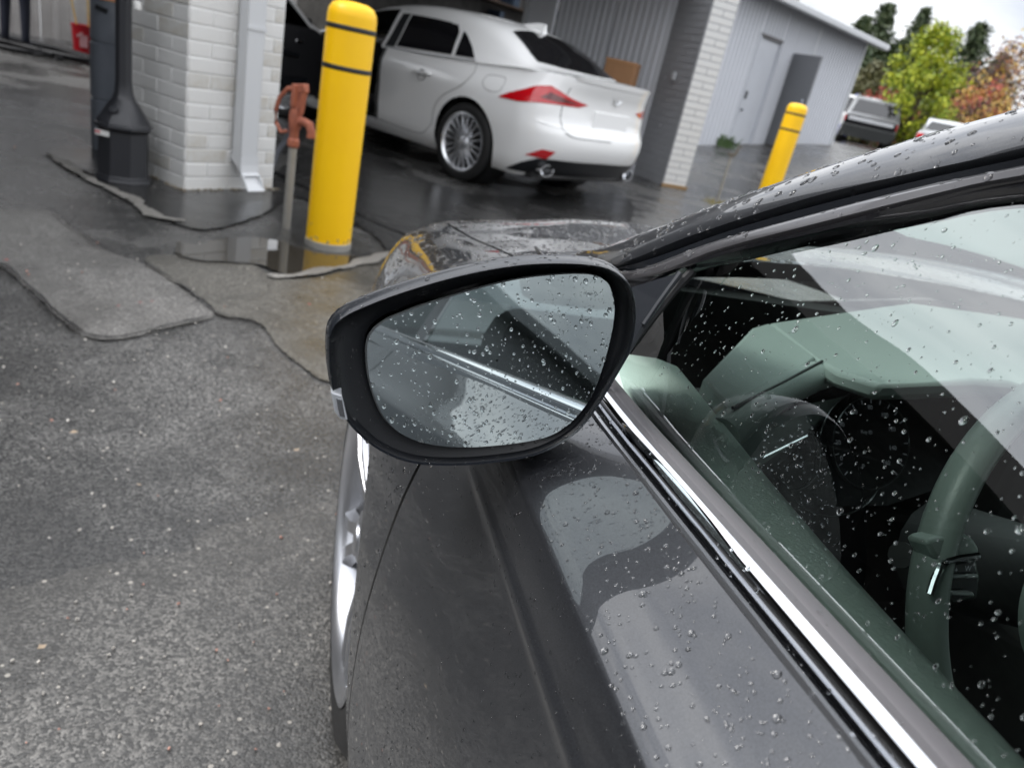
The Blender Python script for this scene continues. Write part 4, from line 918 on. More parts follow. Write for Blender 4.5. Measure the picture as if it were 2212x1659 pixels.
# spoiler lip, lights, bumper, plate, badge
sl = []
for k in np.linspace(-1, 1, 31):
    a = -1.40+.42*abs(k); p = Bp(a, 1.06); sg_ = 1 if k > 0 else -1; y = p[1]*sg_ if abs(k) > .001 else 0; h_ = .022*(1-abs(k)**3)
    sl.append([(p[0]+.10, y*.93, 1.074), (p[0]+.012, y, 1.072+h_), (p[0]-.012, y*1.005, 1.070+h_*.8), (p[0]-.002, y, 1.045)])
MB().loft(sl).build('spoiler_lip', WHITEP, wc)
for s in (1, -1):
    bp = lambda a, b, s=s: (Bp(a, b)[0], Bp(a, b)[1]*s, b)
    sg = .005
    patch('tail_light', [(-.34, .785), (-.48, .865), (-.64, .94), (-.78, .965), (-.92, .935), (-1.06, .90), (-1.24, .872), (-1.16, .84), (-.95, .832), (-.72, .815), (-.52, .79)], bp, REDLENS, wc, .035, sg)
    patch('lamp_inner', [(-.74, .86), (-.82, .915), (-1.0, .888), (-1.16, .863), (-.95, .852)], bp, DARKLENS, wc, .035, sg*1.4)
    patch('reflector', [(-.70, .39), (-.86, .465), (-1.0, .462), (-.94, .39)], bp, REDLENS, wc, .035, sg)
    patch('black_diffuser', [(-.52, .235), (-.70, .325), (-.86, .385), (-1.06, .395), (-1.40, .40), (-1.40, .245), (-1.0, .245)], bp, BLACKPL, wc, .035, sg)
    q = Bp(-.98, .30); ex = MB().lathe([(.055, 0), (.062, -.06), (.056, -.06), (.046, .02)], 20, axis='X', cap=False).lathe([(.047, .0), (.001, .0)], 20, axis='X', cap=False).build('exhaust_tip', CHROME, wc); ex.location = (q[0]+.02, q[1]*s, .29); ex.scale = (1, 1.5, .8)
    line_on('panel_gap', [(-.98, .98), (-1.0, .86), (-1.01, .74), (-1.04, .64)], bp, .0035, BLACKPL, wc)
line_on('panel_gap', [(.42, .40), (.40, .56), (.30, .68), (.10, .80), (.02, .92), (.04, 1.0)], Bp, .0035, MATS.setdefault('gap', mat('gap_grey', (.16, .16, .155), .6)), wc)
line_on('panel_gap', [(1.23, .28), (1.235, .6), (1.22, .94)], Bp, .004, MATS['gap'], wc)
line_on('panel_gap', [(1.20, .30), (.80, .285), (.55, .30), (.43, .40)], Bp, .003, MATS['gap'], wc)
line_on('fuel_door', [(-.12, .86), (-.14, .93), (-.27, .945), (-.34, .93), (-.33, .83), (-.20, .815), (-.12, .86)], Bp, .0025, MATS['gap'], wc)
line_on('body_crease', [(-1.38, .655), (-1.1, .655), (-.95, .66), (-.75, .68)], Bp, .006, WHITEP, wc)
line_on('panel_gap', [(-1.40, .60), (-1.15, .60), (-1.05, .63)], Bp, .004, MATS['gap'], wc)
q = Bp(.62, .80)
MB().lathe([(.001, -.008), (.05, -.008), (.05, .0)], 20, axis='Y', cap=False).build('handle_cup', MATS['gap'], wc).location = (q[0], q[1]+.006, .80)
MB().tube([(q[0]+.10, q[1]+.006, .815), (q[0]+.09, q[1]+.03, .818), (q[0]-.03, q[1]+.032, .822), (q[0]-.11, q[1]+.024, .826), (q[0]-.125, q[1]+.0, .827)], [.012, .013, .014, .013, .01], 8).build('door_handle', WHITEP, wc)
MB().box((X0-.93, 0, .76), (.012, .56, .15)).build('plate_recess', WHITEP, wc, True, bevel=.01)
mb = MB(); ring_ = [(X0-.945, .062*math.cos(t), .965+.045*math.sin(t)) for t in np.linspace(0, 6.283, 25)[:-1]]
mb.tube(ring_, .006, 6, closed=True); mb.tube([(X0-.947, .018, .995), (X0-.947, .0, .945), (X0-.947, -.035, .945)], .005, 6); mb.build('badge', CHROME, wc)
fin = MB().loft([[(X0+.28, y, 1.425), (X0+.02, y, 1.375)] for y in (-.025, .025)]); MB().add([(X0+.30, .022, 1.418), (X0+.30, -.022, 1.418), (X0+.02, -.03, 1.365), (X0+.02, .03, 1.365), (X0+.03, .006, 1.452), (X0+.03, -.006, 1.452), (X0+.10, .004, 1.455), (X0+.10, -.004, 1.455)], [(0, 1, 7, 6), (1, 2, 5, 7), (3, 0, 6, 4), (2, 3, 4, 5), (4, 6, 7, 5)]).build('shark_fin_antenna', WHITEP, wc)
for (x, s) in ((0, 1), (2.8, 1), (0, -1), (2.8, -1)):
    wheel(wc, x+X0, .892*s, .335, .338, .252, 10, s, metal=mat('bright_alloy', (.80, .81, .83), .25, .85), twin=True, twist=.2)
    MB().lathe([(.372, -.02*s), (.372, -.28*s), (.001, -.28*s)], 32, axis='Y', cap=False).build('wheel_arch_liner', DARKIN, wc).location = (x+X0, .86*s, .345)
MB().box((X0+1.35, 0, .23), (4.2, 1.5, .06)).build('underbody', DARKIN, wc)
MB().box((X0+1.6, 0, .30), (2.1, 1.55, .04)).box((X0+.25, 0, .72), (.06, 1.5, .75)).box((X0+2.35, 0, .70), (.06, 1.5, .55)).build('cabin_lining', DARKIN, wc)
mb = MB()
for y in (.38, -.38):
    mb.box((X0+1.35, y, .50), (.52, .5, .22)).box((X0+1.05, y, .85), (.14, .48, .62), 0, 0, R_(-14)).box((X0+.95, y, 1.22), (.09, .26, .18), 0, 0, R_(-10))
mb.build('seats', SEAT, wc, True, bevel=.05)
MB().tube([(X0+1.78+.05*math.sin(t), .38+.18*math.cos(t), .92+.17*math.sin(t)) for t in np.linspace(0, 6.283, 25)[:-1]], .016, 8, closed=True).build('steering_wheel', DARKIN, wc)
MB().box((X0+2.12, 0, .84), (.45, 1.45, .26)).build('dashboard', SEAT, wc, True, bevel=.06)
# open front door
dd = empty('door_hinge', (X0+2.27, .87, 0), 0); dd.name = 'front_door'; dd.parent = wc
DR = R_(-80)
dd.rotation_euler = (0, 0, DR)
doorp = [(0, .30), (0, .93), (-.16, .97), (-.62, 1.26), (-.86, 1.33), (-1.03, 1.33), (-1.04, .95), (-1.02, .5), (-.98, .30)]
mb = MB(); n = len(doorp); V = [(x, -.0, z) for x, z in doorp]+[(x*.99, -.045, z) for x, z in doorp]
inner = [(-.20, .955), (-.63, 1.215), (-.86, 1.28), (-.97, 1.28), (-.97, .955)]
MB().prism([(0, 0)]*3, 0) if 0 else None
def slab(poly, y0, y1):
    n = len(poly); return [(x, y0, z) for x, z in poly]+[(x, y1, z) for x, z in poly], [tuple(range(n)), tuple(range(n, 2*n))[::-1]]+[(i, (i+1) % n, n+(i+1) % n, n+i) for i in range(n)]
v, f = slab([(0, .30), (0, .93), (-.16, .955), (-1.04, .955), (-1.04, .5), (-1.0, .30)], 0, -.03); MB().add(v, f).build('door_skin', WHITEP, dd, True, 40, bevel=.01)
v, f = slab([(-.03, .33), (-.03, .92), (-.16, .965), (-1.0, .965), (-1.0, .5), (-.95, .34)], -.031, -.10); MB().add(v, f).build('door_lining', mat('black_door_lining', (.012, .012, .014), .5), dd, True, 40, bevel=.02)
MB().box((-.62, -.115, .72), (.5, .05, .06), 0, 0, R_(4)).box((-.5, -.11, .45), (.55, .04, .10)).build('armrest', BLACKPL, dd, True, bevel=.02)
MB().box((-.38, -.112, .83), (.09, .02, .035)).build('inner_handle', CHROME, dd, True, bevel=.005)
fr = MB(); fr.tube([(-.02, -.02, .94), (-.20, -.03, 1.0), (-.62, -.05, 1.27), (-.86, -.06, 1.33), (-1.01, -.06, 1.325), (-1.03, -.05, .95)], .022, 8); fr.build('window_frame', WHITEP, dd)
v, f = slab([(-.16, .95), (-.62, 1.26), (-.86, 1.32), (-1.01, 1.32), (-1.01, .95)], -.045, -.05); MB().add(v, f).build('door_window', GLASSR, dd, False)
MB().loft([[(x*1.0-.10, .05+y, 1.0+z) for x, z in ((-.04, -.06), (.04, -.055), (.055, .0), (.04, .055), (-.04, .05), (-.06, 0))] for y in (.0, .10, .17)], True, True).build('door_mirror', BLACKPL, dd, True, bevel=.02)
MB().box((-.165, .14, 1.0), (.006, .15, .10)).build('mirror_glass', MIRROR, dd, True)

# ------------------------------------------------------------------ near car (frame s, o, z of the flank beside the camera)
nc = empty('grey_sedan', A*S0+NN*O0, math.pi/2-CAZ, label='dark grey rain-beaded sedan filling the right half of the picture', cat='car')
def T3(P): return [L(p) for p in P]
BS = {  # s: 12 (o, z) points from the sill up to the belt or the bonnet line
 -2.55: [(-.36, .30), (-.33, .36), (-.31, .44), (-.30, .52), (-.295, .60), (-.295, .68), (-.30, .76), (-.305, .82), (-.315, .87), (-.33, .90), (-.37, .93), (-.42, .955)],
 -2.1: [(-.22, .22), (-.20, .28), (-.18, .36), (-.165, .45), (-.155, .54), (-.15, .63), (-.15, .72), (-.152, .80), (-.162, .875), (-.18, .915), (-.235, .95), (-.31, .985)],
 -1.6: [(-.18, .20), (-.15, .25), (-.13, .33), (-.115, .42), (-.107, .52), (-.103, .62), (-.106, .72), (-.113, .80), (-.125, .88), (-.142, .92), (-.19, .955), (-.285, .99)],
 -1.0: [(-.17, .19), (-.14, .24), (-.124, .32), (-.112, .40), (-.106, .50), (-.108, .60), (-.120, .72), (-.135, .81), (-.150, .885), (-.160, .905), (-.195, .93), (-.262, .985)],
 -.45: [(-.17, .19), (-.138, .24), (-.123, .32), (-.111, .40), (-.106, .50), (-.110, .60), (-.126, .72), (-.145, .81), (-.162, .875), (-.172, .895), (-.200, .912), (-.246, .962)],
 .10: [(-.17, .19), (-.135, .24), (-.122, .32), (-.110, .40), (-.105, .50), (-.110, .60), (-.128, .72), (-.149, .81), (-.166, .871), (-.176, .888), (-.203, .905), (-.236, .938)],
 .45: [(-.17, .19), (-.135, .24), (-.122, .32), (-.110, .40), (-.105, .50), (-.110, .60), (-.128, .72), (-.150, .81), (-.166, .872), (-.176, .889), (-.204, .904), (-.236, .921)],
 .66: [(-.17, .19), (-.132, .24), (-.118, .32), (-.108, .40), (-.104, .50), (-.108, .60), (-.124, .72), (-.148, .81), (-.166, .874), (-.178, .892), (-.212, .906), (-.262, .914)],
 .90: [(-.16, .19), (-.130, .24), (-.114, .32), (-.106, .40), (-.102, .50), (-.106, .62), (-.120, .73), (-.145, .81), (-.170, .872), (-.190, .889), (-.24, .902), (-.318, .905)],
 1.10: [(-.16, .19), (-.130, .24), (-.116, .32), (-.108, .42), (-.106, .54), (-.110, .66), (-.124, .74), (-.150, .80), (-.180, .848), (-.205, .865), (-.25, .880), (-.318, .885)],
 1.30: [(-.17, .19), (-.14, .24), (-.128, .32), (-.120, .42), (-.118, .54), (-.124, .65), (-.138, .725), (-.162, .78), (-.190, .820), (-.215, .836), (-.25, .850), (-.300, .856)],
 1.50: [(-.20, .19), (-.17, .24), (-.157, .32), (-.149, .42), (-.147, .54), (-.150, .63), (-.162, .70), (-.180, .755), (-.205, .795), (-.226, .808), (-.25, .820), (-.286, .832)],
 1.68: [(-.26, .19), (-.225, .24), (-.208, .32), (-.200, .40), (-.197, .50), (-.200, .58), (-.210, .64), (-.228, .70), (-.250, .745), (-.266, .76), (-.28, .775), (-.300, .790)],
 1.82: [(-.38, .19), (-.33, .24), (-.30, .32), (-.285, .40), (-.28, .47), (-.283, .53), (-.292, .59), (-.305, .64), (-.322, .685), (-.334, .70), (-.345, .715), (-.36, .73)],
 1.93: [(-.62, .19), (-.56, .24), (-.52, .32), (-.50, .40), (-.495, .45), (-.495, .49), (-.50, .54), (-.505, .58), (-.515, .62), (-.523, .635), (-.53, .65), (-.54, .665)]}
SS = sorted(BS); BP = np.array([BS[s] for s in SS], float)
def bsec(s): return crom(BP, mono(SS, s))
TB = sorted(set(list(np.linspace(0, 11, 56))+[8.35, 8.5, 8.65, 8.85, 9.15, 9.3]+[7.25+.05*i for i in range(16)]))
def bpt(s, t):
    p = crom(bsec(s), t); k = .0020*math.exp(-((p[1]-.842)/.0045)**2)*smooth(.75, .3, s) if s > -1 else 0; return (s, p[0]+k, p[1])
def bz(s, z):
    S = bsec(s); D = np.array([crom(S, v) for v in np.linspace(0, 11, 67)]); return (s, float(np.interp(z, D[:, 1], D[:, 0])), z)
def flank(name, s0, s1, ds, arches=(), z_cut=None):
    av = list(np.linspace(s0, s1, max(2, int(abs(s1-s0)/ds)+1))); n = len(TB); V = []; F = []; G_ = [[bpt(s, t) for t in TB] for s in av]
    ins = lambda p: any((p[0]-c)**2+(p[2]-h)**2 < r*r for c, h, r in arches)
    for i in range(len(av)-1):
        for k in range(n-1):
            q = (G_[i][k], G_[i][k+1], G_[i+1][k+1], G_[i+1][k])
            if arches and all(ins(p) for p in q): continue
            F.append((i*n+k, i*n+k+1, (i+1)*n+k+1, (i+1)*n+k))
    for i in range(len(av)):
        for k in range(n):
            s, o, z = G_[i][k]
            for c, h, r in arches:
                d = math.hypot(s-c, z-h)
                if d < r:
                    q = r/max(d, 1e-6); s, z = c+(s-c)*q, max(h+(z-h)*q, .20); s, o, z = bz(s, z)
            V.append((s, o, z))
    return V, F
ARF = (1.08, .355, .395); ARR = (-1.72, .355, .395)
def both(name, V, F, m, sharp=35, label=None, thick=0):
    o = mesh(name, T3(V), F, m, nc, True, sharp)
    if thick:
        q = o.modifiers.new('solid', 'SOLIDIFY'); q.thickness = thick; q.offset = -1
    V2 = [(s, 2*O0-o_, z) for s, o_, z in V]
    p = mesh(name, T3(V2), [f[::-1] for f in F], m, nc, True, sharp); return o, p
DOOR_F = both('front_door', *flank('f', -.445, .640, .035), PAINT)[0]
REAR_D = both('rear_door', *flank('r', -1.36, -.452, .05), PAINT)[0]
QUART = both('rear_quarter', *flank('q', -2.55, -1.367, .04, (ARR,)), PAINT)[0]
FEND = both('front_fender', *flank('d', .647, 1.93, .025, (ARF,)), PAINT)[0]
# dark jambs behind the shut lines
for s_ in (.6435, -.4485, -1.3635):
    MB().loft([T3([(s_-.012, p[1]-.006, p[2]) for p in [bpt(s_, t) for t in TB]]), T3([(s_+.012, p[1]-.006, p[2]) for p in [bpt(s_, t) for t in TB]])]).build('door_gap', GLOSSBLK, nc)
# thin styling creases pressed in the door
for dz_, r_ in ((-.020, .0016),):
    pass
# rocker
MB().loft([T3([(s, -.150, .225), (s, -.118, .205), (s, -.108, .175), (s, -.118, .15), (s, -.20, .135)]) for s in np.linspace(-1.33, .70, 12)]).build('rocker_panel', PAINT, nc)
# belt mouldings: every strip is a sweep of its own
BELTS = list(np.linspace(.62, -.45, 30))+list(np.linspace(-.52, -2.0, 26))
def bl0(s):          # belt height and inward drift
    z = .945-.05*s; o = 0.
    if s < -1.0: z += .03*(-1.0-s)**1.5; o = -.02*(-1.0-s)**1.6
    if s > .45: o -= .10*(s-.45)**1.4
    return o, z
def strip(name, prof, m, s0=.60, s1=-2.0, sharp=30):
    rows = []
    for s in BELTS:
        if s1 <= s <= s0:
            o, z = bl0(s); rows.append(T3([(s, o+a, z+b) for a, b in prof]))
    return MB().loft(rows, False).build(name, m, nc, True, sharp)
strip('door_top_lip', [(-.2335, -.022), (-.2342, -.004), (-.2360, .0002), (-.2385, .0005), (-.2412, -.002), (-.242, -.02)], mat('bright_wet_lip', (.30, .31, .33), .12, .8, coat=1))
strip('shadow_gap', [(-.2412, -.010), (-.2455, -.010)], RUBBER)
strip('chrome_moulding', [(-.2455, -.008), (-.2443, .000), (-.2444, .004), (-.2452, .0072), (-.2466, .0098), (-.2490, .0114), (-.2515, .0118), (-.2528, .0108), (-.2533, .008)], CHROME)
strip('weather_strip', [(-.2529, .008), (-.2548, .0097), (-.2600, .0097), (-.2612, .0080), (-.2635, .0090), (-.2700, .0085), (-.2760, .0065), (-.2785, .003), (-.2790, -.01)], GREYRUB)
strip('glass_run', [(-.2780, .002), (-.284, -.012)], RUBBER)
# ---- upper frame lines, measured along the photograph and carried on to the rear
def line_up(pix, c, ext):
    P = [tuple(gpl(*q, c)) for q in pix]; return P+ext
EXT = [(.10, 0, 0), (-.35, 0, 0), (-.8, 0, 0), (-1.3, 0, 0), (-1.75, 0, 0), (-2.05, 0, 0)]
def ext(o_, z_): return [(.18, -.408+o_, 1.193+z_), (-.10, -.430+o_, 1.232+z_), (-.45, -.444+o_, 1.248+z_), (-.85, -.446+o_, 1.235+z_), (-1.25, -.425+o_, 1.190+z_), (-1.60, -.385+o_, 1.118+z_), (-1.90, -.34+o_, 1.035+z_), (-2.05, -.315+o_, .995+z_)]
base_px = {}
LN4 = line_up([c3(420, 1462), c3(700, 1393), c3(1150, 1288), c3(1700, 1185), c3(2212, 1098)], .242, ext(0, 0))
LN3b = line_up([c3(300, 1478), c3(650, 1368), c3(1150, 1252), c3(1700, 1108), c3(2212, 1000)], .250, ext(.003, .020))
LN3 = line_up([c3(150, 1512), c3(550, 1368), c3(1100, 1225), c3(1700, 1075), c3(2212, 968)], .250, ext(.003, .028))
LN2 = line_up([c3(100, 1462), c3(500, 1318), c3(1050, 1165), c3(1650, 1012), c3(2212, 900)], .248, ext(-.004, .045))
LN1 = line_up([c3(0, 1428), c3(420, 1270), c3(1050, 1068), c3(1650, 925), c3(2212, 798)], .240, ext(-.012, .066))
LN0 = line_up([c3(-60, 1372), c3(230, 1238), c3(700, 1062), c3(1330, 848), c3(2212, 592)], .212, ext(-.055, .095))
def pre(P, pts): return pts+P
LN4 = pre(LN4, [(.60, -.305, .985), (.575, -.315, 1.008)])[:]
LN4 = [LN4[0]]+LN4[2:]
LN3b = pre(LN3b, [(.72, -.30, .955)]); LN3 = pre(LN3, [(.78, -.30, .945)])
LN2 = pre(LN2, [(.90, -.325, .912), (.78, -.312, .962)]); LN1 = pre(LN1, [(.95, -.34, .912), (.80, -.322, .972)]); LN0 = pre(LN0, [(1.0, -.375, .912), (.84, -.345, .965)])
NU = 90
def rs(P): return [crom(np.array(P), u) for u in np.linspace(0, len(P)-1, NU)]
def by_s(P, S):       # resample a line on common s values
    D = np.array([crom(np.array(P), u) for u in np.linspace(0, len(P)-1, 600)]); return [np.array([s, np.interp(s, D[::-1, 0], D[::-1, 1]), np.interp(s, D[::-1, 0], D[::-1, 2])]) for s in S]
SU = list(np.linspace(.93, .15, 60))+list(np.linspace(.10, -2.03, 50))
U = {k: by_s(P, SU) for k, P in dict(l4=LN4, l3b=LN3b, l3=LN3, l2=LN2, l1=LN1, l0=LN0).items()}
def band(name, rows, m, smin=-3, smax=9, sharp=30):
    R = []
    for i, s in enumerate(SU):
        if smin <= s <= smax: R.append(T3([r(i) for r in rows]))
    a = MB().loft(R).build(name, m, nc, True, sharp)
    Rm = [[(x, -y, z) for x, y, z in r] for r in R]; MB().loft(Rm).build(name, m, nc, True, sharp); return a
def mixp(a, b, t, o=0, z=0): return lambda i: U[a][i]*(1-t)+U[b][i]*t+np.array([0, o, z])
PIL = band('a_pillar_and_roof_rail', [mixp('l1', 'l0', 0, -.008, -.006), mixp('l1', 'l0', 0), mixp('l1', 'l0', .10, .003, .0035), mixp('l1', 'l0', .3, .0045, .006), mixp('l1', 'l0', .6, .004, .0065), mixp('l1', 'l0', .85, .002, .004), mixp('l1', 'l0', 1), mixp('l1', 'l0', 1.2, -.012, -.001), mixp('l1', 'l0', 1.35, -.02, -.012)], PAINT, sharp=28)
band('roof_channel', [mixp('l2', 'l1', -.05, -.002, -.002), mixp('l2', 'l1', .15, -.012, -.004), mixp('l2', 'l1', .5, -.004, .001), mixp('l2', 'l1', .8, -.008, -.003), mixp('l2', 'l1', 1.05, -.010, -.006)], SATIN, sharp=20)
FRM = band('door_window_frame', [mixp('l3', 'l2', -.1, -.004, -.002), mixp('l3', 'l2', 0), mixp('l3', 'l2', .12, .0025, .001), mixp('l3', 'l2', .5, .0035, .002), mixp('l3', 'l2', .88, .002, .001), mixp('l3', 'l2', 1), mixp('l3', 'l2', 1.1, -.006, 0)], mat('satin_grey_frame', (.06, .058, .062), .28, .4, coat=.6, coatr=.12), sharp=30)
band('window_seal', [mixp('l4', 'l3b', -.1, -.003, -.001), mixp('l4', 'l3b', .0, .0005, 0), mixp('l4', 'l3b', .35, .004, 0), mixp('l4', 'l3b', .8, .0045, .001), mixp('l3b', 'l3', .2, .001, .0), mixp('l3b', 'l3', .6, .003, .0005), mixp('l3b', 'l3', 1, -.003, 0)], mat('wet_black_seal', (.010, .010, .012), .16, coat=.6), smax=.66, sharp=40)
# ---- sail panel between mirror and glass
SA = gpl(*c3(425, 1462)); SB = gpl(1337, 832)
def gp3(px, py, c): return tuple(gpl(px, py, c))
MB().add(T3([gp3(*c3(355, 1470), .252), gp3(*c3(100, 1548), .254), gp3(*c3(60, 1700), .256), gp3(1300, 850, .258), gp3(*c3(150, 1760), .256), gp3(*c3(250, 1625), .253)]), [(0, 1, 2, 3, 4, 5)]).build('sail_panel', SATIN, nc, False).modifiers.new('s', 'SOLIDIFY').thickness = .004
MB().tube(T3([gp3(*c3(430, 1458), .246), gp3(*c3(330, 1560), .246), gp3(*c3(215, 1700), .246), gp3(*c3(60, 1900), .246)]), .0042, 8).build('sail_seal', RUBBER, nc)
MB().tube(T3([gp3(*c3(358, 1472), .256), gp3(*c3(300, 1550), .257), gp3(*c3(235, 1640), .257), gp3(*c3(160, 1750), .257)]), .003, 8).build('sail_bead', SATIN, nc)
# ---- side glass: front door
def strip_glass(name, s0, s1, m, n=26, sail=None):
    V = []; F = []; rows = []
    for s in np.linspace(s0, s1, n):
        o, z = bl0(s); b = np.array([s, -.2805+o, z-.008]); t = by_s([tuple(p) for p in U['l4']], [s])[0]+np.array([0, -.001, .006])
        if sail and s > sail[0][0]:       # top follows the sail edge
            k = (s-sail[0][0])/(sail[1][0]-sail[0][0]); t = np.array(sail[0])*(1-k)+np.array(sail[1])*k; t[0] = s
        rows.append(T3([b*(1-q)+t*q+np.array([0, .006*math.sin(math.pi*q), 0]) for q in np.linspace(0, 1, 9)]))
    return MB().loft(rows).build(name, m, nc, True, 60)
SF = strip_glass('front_window', .515, -.42, GLASS, 30)
tri = []
# forward triangle of the pane, bounded by the sail edge
a0 = np.array([.515, -.2805+bl0(.515)[0], bl0(.515)[1]-.008])
top0 = by_s([tuple(p) for p in U['l4']], [.515])[0]
fr_ = []
for q in np.linspace(0, 1, 9):
    e0 = a0*(1-q)+top0*q+np.array([0, .006*math.sin(math.pi*q), 0]); end = np.array([.575, -.290, .925])*(1-q)+np.array(SA)*q
    if end[0] < e0[0]: end = e0+np.array([.002, 0, 0])
    fr_.append([e0*(1-k)+end*k for k in (0, .5, 1)])
MB().loft([T3(r) for r in fr_]).build('front_window', GLASS, nc, True, 60)
RG = strip_glass('rear_door_window', -.50, -1.32, GLASSR, 14)
strip_glass('quarter_window', -1.38, -1.85, GLASSR, 10)
bp1 = by_s([tuple(p) for p in U['l4']], [-.42, -.50])
for sa, sb in ((-.42, -.50), (-1.32, -1.38)):
    tA, tB = by_s([tuple(p) for p in U['l4']], [sa, sb]); oA, zA = bl0(sa); oB, zB = bl0(sb)
    MB().loft([T3([(sa, -.279+oA, zA), (sa, (-.279+oA+tA[1])/2+.008, (zA+tA[2])/2), tuple(tA+np.array([0, .003, 0]))]), T3([(sb, -.279+oB, zB), (sb, (-.279+oB+tB[1])/2+.008, (zB+tB[2])/2), tuple(tB+np.array([0, .003, 0]))])]).build('pillar_trim', GLOSSBLK, nc)
# passenger side glass and belt, mirrored
V = []; rows = []
for s in np.linspace(.60, -1.85, 30):
    o, z = bl0(s); t = by_s([tuple(p) for p in U['l4']], [s])[0]
    rows.append([(x, -y, zz) for x, y, zz in T3([np.array([s, -.27+o, z-.01])*(1-q)+t*q for q in (0, .5, 1)])])
MB().loft(rows).build('passenger_windows', WSCR, nc)
# ---- windscreen, roof, rear window, boot lid, bonnet
def edge0(s): return by_s([tuple(p) for p in U['l0']], [s])[0]
def across(s_edge, s_mid, e, zmid, n=13, drop=0.):
    R = []
    for q in np.linspace(-1, 1, n):
        c = 1-abs(q)**2.2; o = O0+(e[1]-O0)*(-q if q < 0 else -q); R.append((e[0]+(s_mid-s_edge)*c, O0+(e[1]-O0)*q, e[2]+(zmid-e[2])*c))
    return T3(R)
ws = []
for k, s in enumerate(np.linspace(.96, .10, 12)):
    e = edge0(min(s, .93)); f = k/11; ws.append(across(s, s+.17*(1-f*.7), (s, e[1]-.018, e[2]-.004), e[2]+.035+.03*f))
MB().loft(ws).build('windscreen', WSCR, nc)
rr_ = []
for s in np.linspace(.10, -1.30, 16):
    e = edge0(s); rr_.append(across(s, s+.05, (s, e[1]-.018, e[2]-.004), e[2]+.065))
MB().loft(rr_).build('roof', PAINT, nc)
rr_ = []
for k, s in enumerate(np.linspace(-1.30, -1.98, 8)):
    e = edge0(s); rr_.append(across(s, s-.10*(k/7), (s, e[1]-.018, e[2]-.004), e[2]+.065-.03*k/7))
MB().loft(rr_).build('rear_window', GLASSR, nc)
rr_ = []
for s in np.linspace(-1.95, -2.55, 8):
    p = bpt(s, 11); rr_.append(across(s, s-.07, (s, p[1], p[2]), p[2]+.03))
MB().loft(rr_).build('boot_lid', PAINT, nc)
rr_ = []
for k in range(12):
    rr_.append(across(-2.55, -2.68, (*bpt(-2.55, k)[:1], bpt(-2.55, k)[1], bpt(-2.55, k)[2]), bpt(-2.55, k)[2]))
MB().loft(rr_).build('rear_bumper', PAINT, nc)
def hoodz(s, o):
    e = bpt(min(s, 1.93), 11); q = (o-e[1])/(O0-e[1]); q = min(1, max(0, q)); c = 1-(1-q)**2.4
    dome = .012*math.exp(-((q-.42)/.10)**2)*smooth(1.9, 1.2, 0) if False else .010*(1/(1+math.exp(-(q-.38)*26)))
    return e[2]+(.045*c+dome)*(1 if s < 1.75 else 1-.3*(s-1.75)/.2)
HS = list(np.linspace(.93, 1.86, 30)); rr_ = []
for s in HS:
    e = bpt(s, 11); row = []
    for q in np.linspace(0, 1, 26):
        o = (e[1]-.004)+(O0-e[1]+.004)*q; row.append((s+.10*(1-(1-q)**2)*smooth(.93, 1.86, s)+.12*(1-(1-q)**2)*smooth(1.2, .93, s)*1., o, hoodz(s, o)+.001))
    row2 = [(a, 2*O0-b, c) for a, b, c in row[::-1][1:]]; rr_.append(T3(row+row2))
HOOD = MB().loft(rr_).build('bonnet', PAINT, nc)
MB().loft([T3([(s, bpt(s, 11)[1]+.004, bpt(s, 11)[2]-.003), (s, bpt(s, 11)[1]-.008, bpt(s, 11)[2]-.004)]) for s in np.linspace(.9, 1.88, 24)]).build('bonnet_gap', GLOSSBLK, nc)
# cowl at the foot of the windscreen
MB().loft([T3([(1.00+.18*(1-abs(q)**2), O0+.66*q, .925+.02*(1-q*q)), (.90+.18*(1-abs(q)**2), O0+.66*q, .905+.02*(1-q*q))]) for q in np.linspace(-1, 1, 17)]).build('cowl', BLACKPL, nc)
# nose
rr_ = []
for k in range(12):
    p = bpt(1.93, k); rr_.append(across(1.93, 2.05, p, p[2]))
MB().loft(rr_).build('front_bumper', PAINT, nc)
p = bpt(1.86, 11); MB().loft([T3([(1.86+.10*(1-(1-q)**2), p[1]-.004+(O0-p[1]+.004)*q, hoodz(1.86, p[1]+(O0-p[1])*q)), (1.94+.11*(1-(1-q)**2), -.54+(O0+.54)*q, .665)]) for q in np.linspace(0, 1, 12)]).build('bonnet_lip', PAINT, nc)
MB().loft([T3([(2.056-.05*abs(q)**2, O0+.42*q, .62), (2.065-.05*abs(q)**2, O0+.34*q, .34)]) for q in np.linspace(-1, 1, 11)]).build('grille', GLOSSBLK, nc)
for s_ in (1, -1):
    hl = []
    for s in np.linspace(1.62, 1.92, 9):
        w_ = math.sin((s-1.60)/.34*2.6)*.9; hl.append([(x, y*s_, z) for x, y, z in T3([(p[0], p[1]+.004, p[2]) for p in [bpt(s, t) for t in np.linspace(7.2-1.6*w_, 7.4+1.6*w_, 5)]])])
    MB().loft(hl).build('headlight', CLEARL, nc)
# wheels and liners
W1 = wheel(nc, *L((1.08, -.132, .352)), .355, .268, 5, 1, wd=.24, metal=ALLOY, twin=True, inner=DARKALLOY, twist=.62, fat=2.0)
wheel(nc, *L((-1.72, -.150, .352)), .352, .245, 5, 1, wd=.24, twist=.3)
for s_ in (1.08, -1.72):
    x, y, z = L((s_, 2*O0+.150, .352)); wheel(nc, x, y, z, .352, .245, 5, -1, wd=.24, twist=.1)
    for o_, sg in ((-.20, 1), (2*O0+.20, -1)):
        x, y, z = L((s_, o_, .355)); MB().lathe([(.398, -.01*sg), (.398, -.30*sg), (.001, -.30*sg)], 32, axis='Y', cap=False).build('wheel_arch_liner', DARKIN, nc).location = (x, y, z)
MB().box(L((-.35, O0, .20)), (3.9, 1.45, .05)).build('underbody', DARKIN, nc)

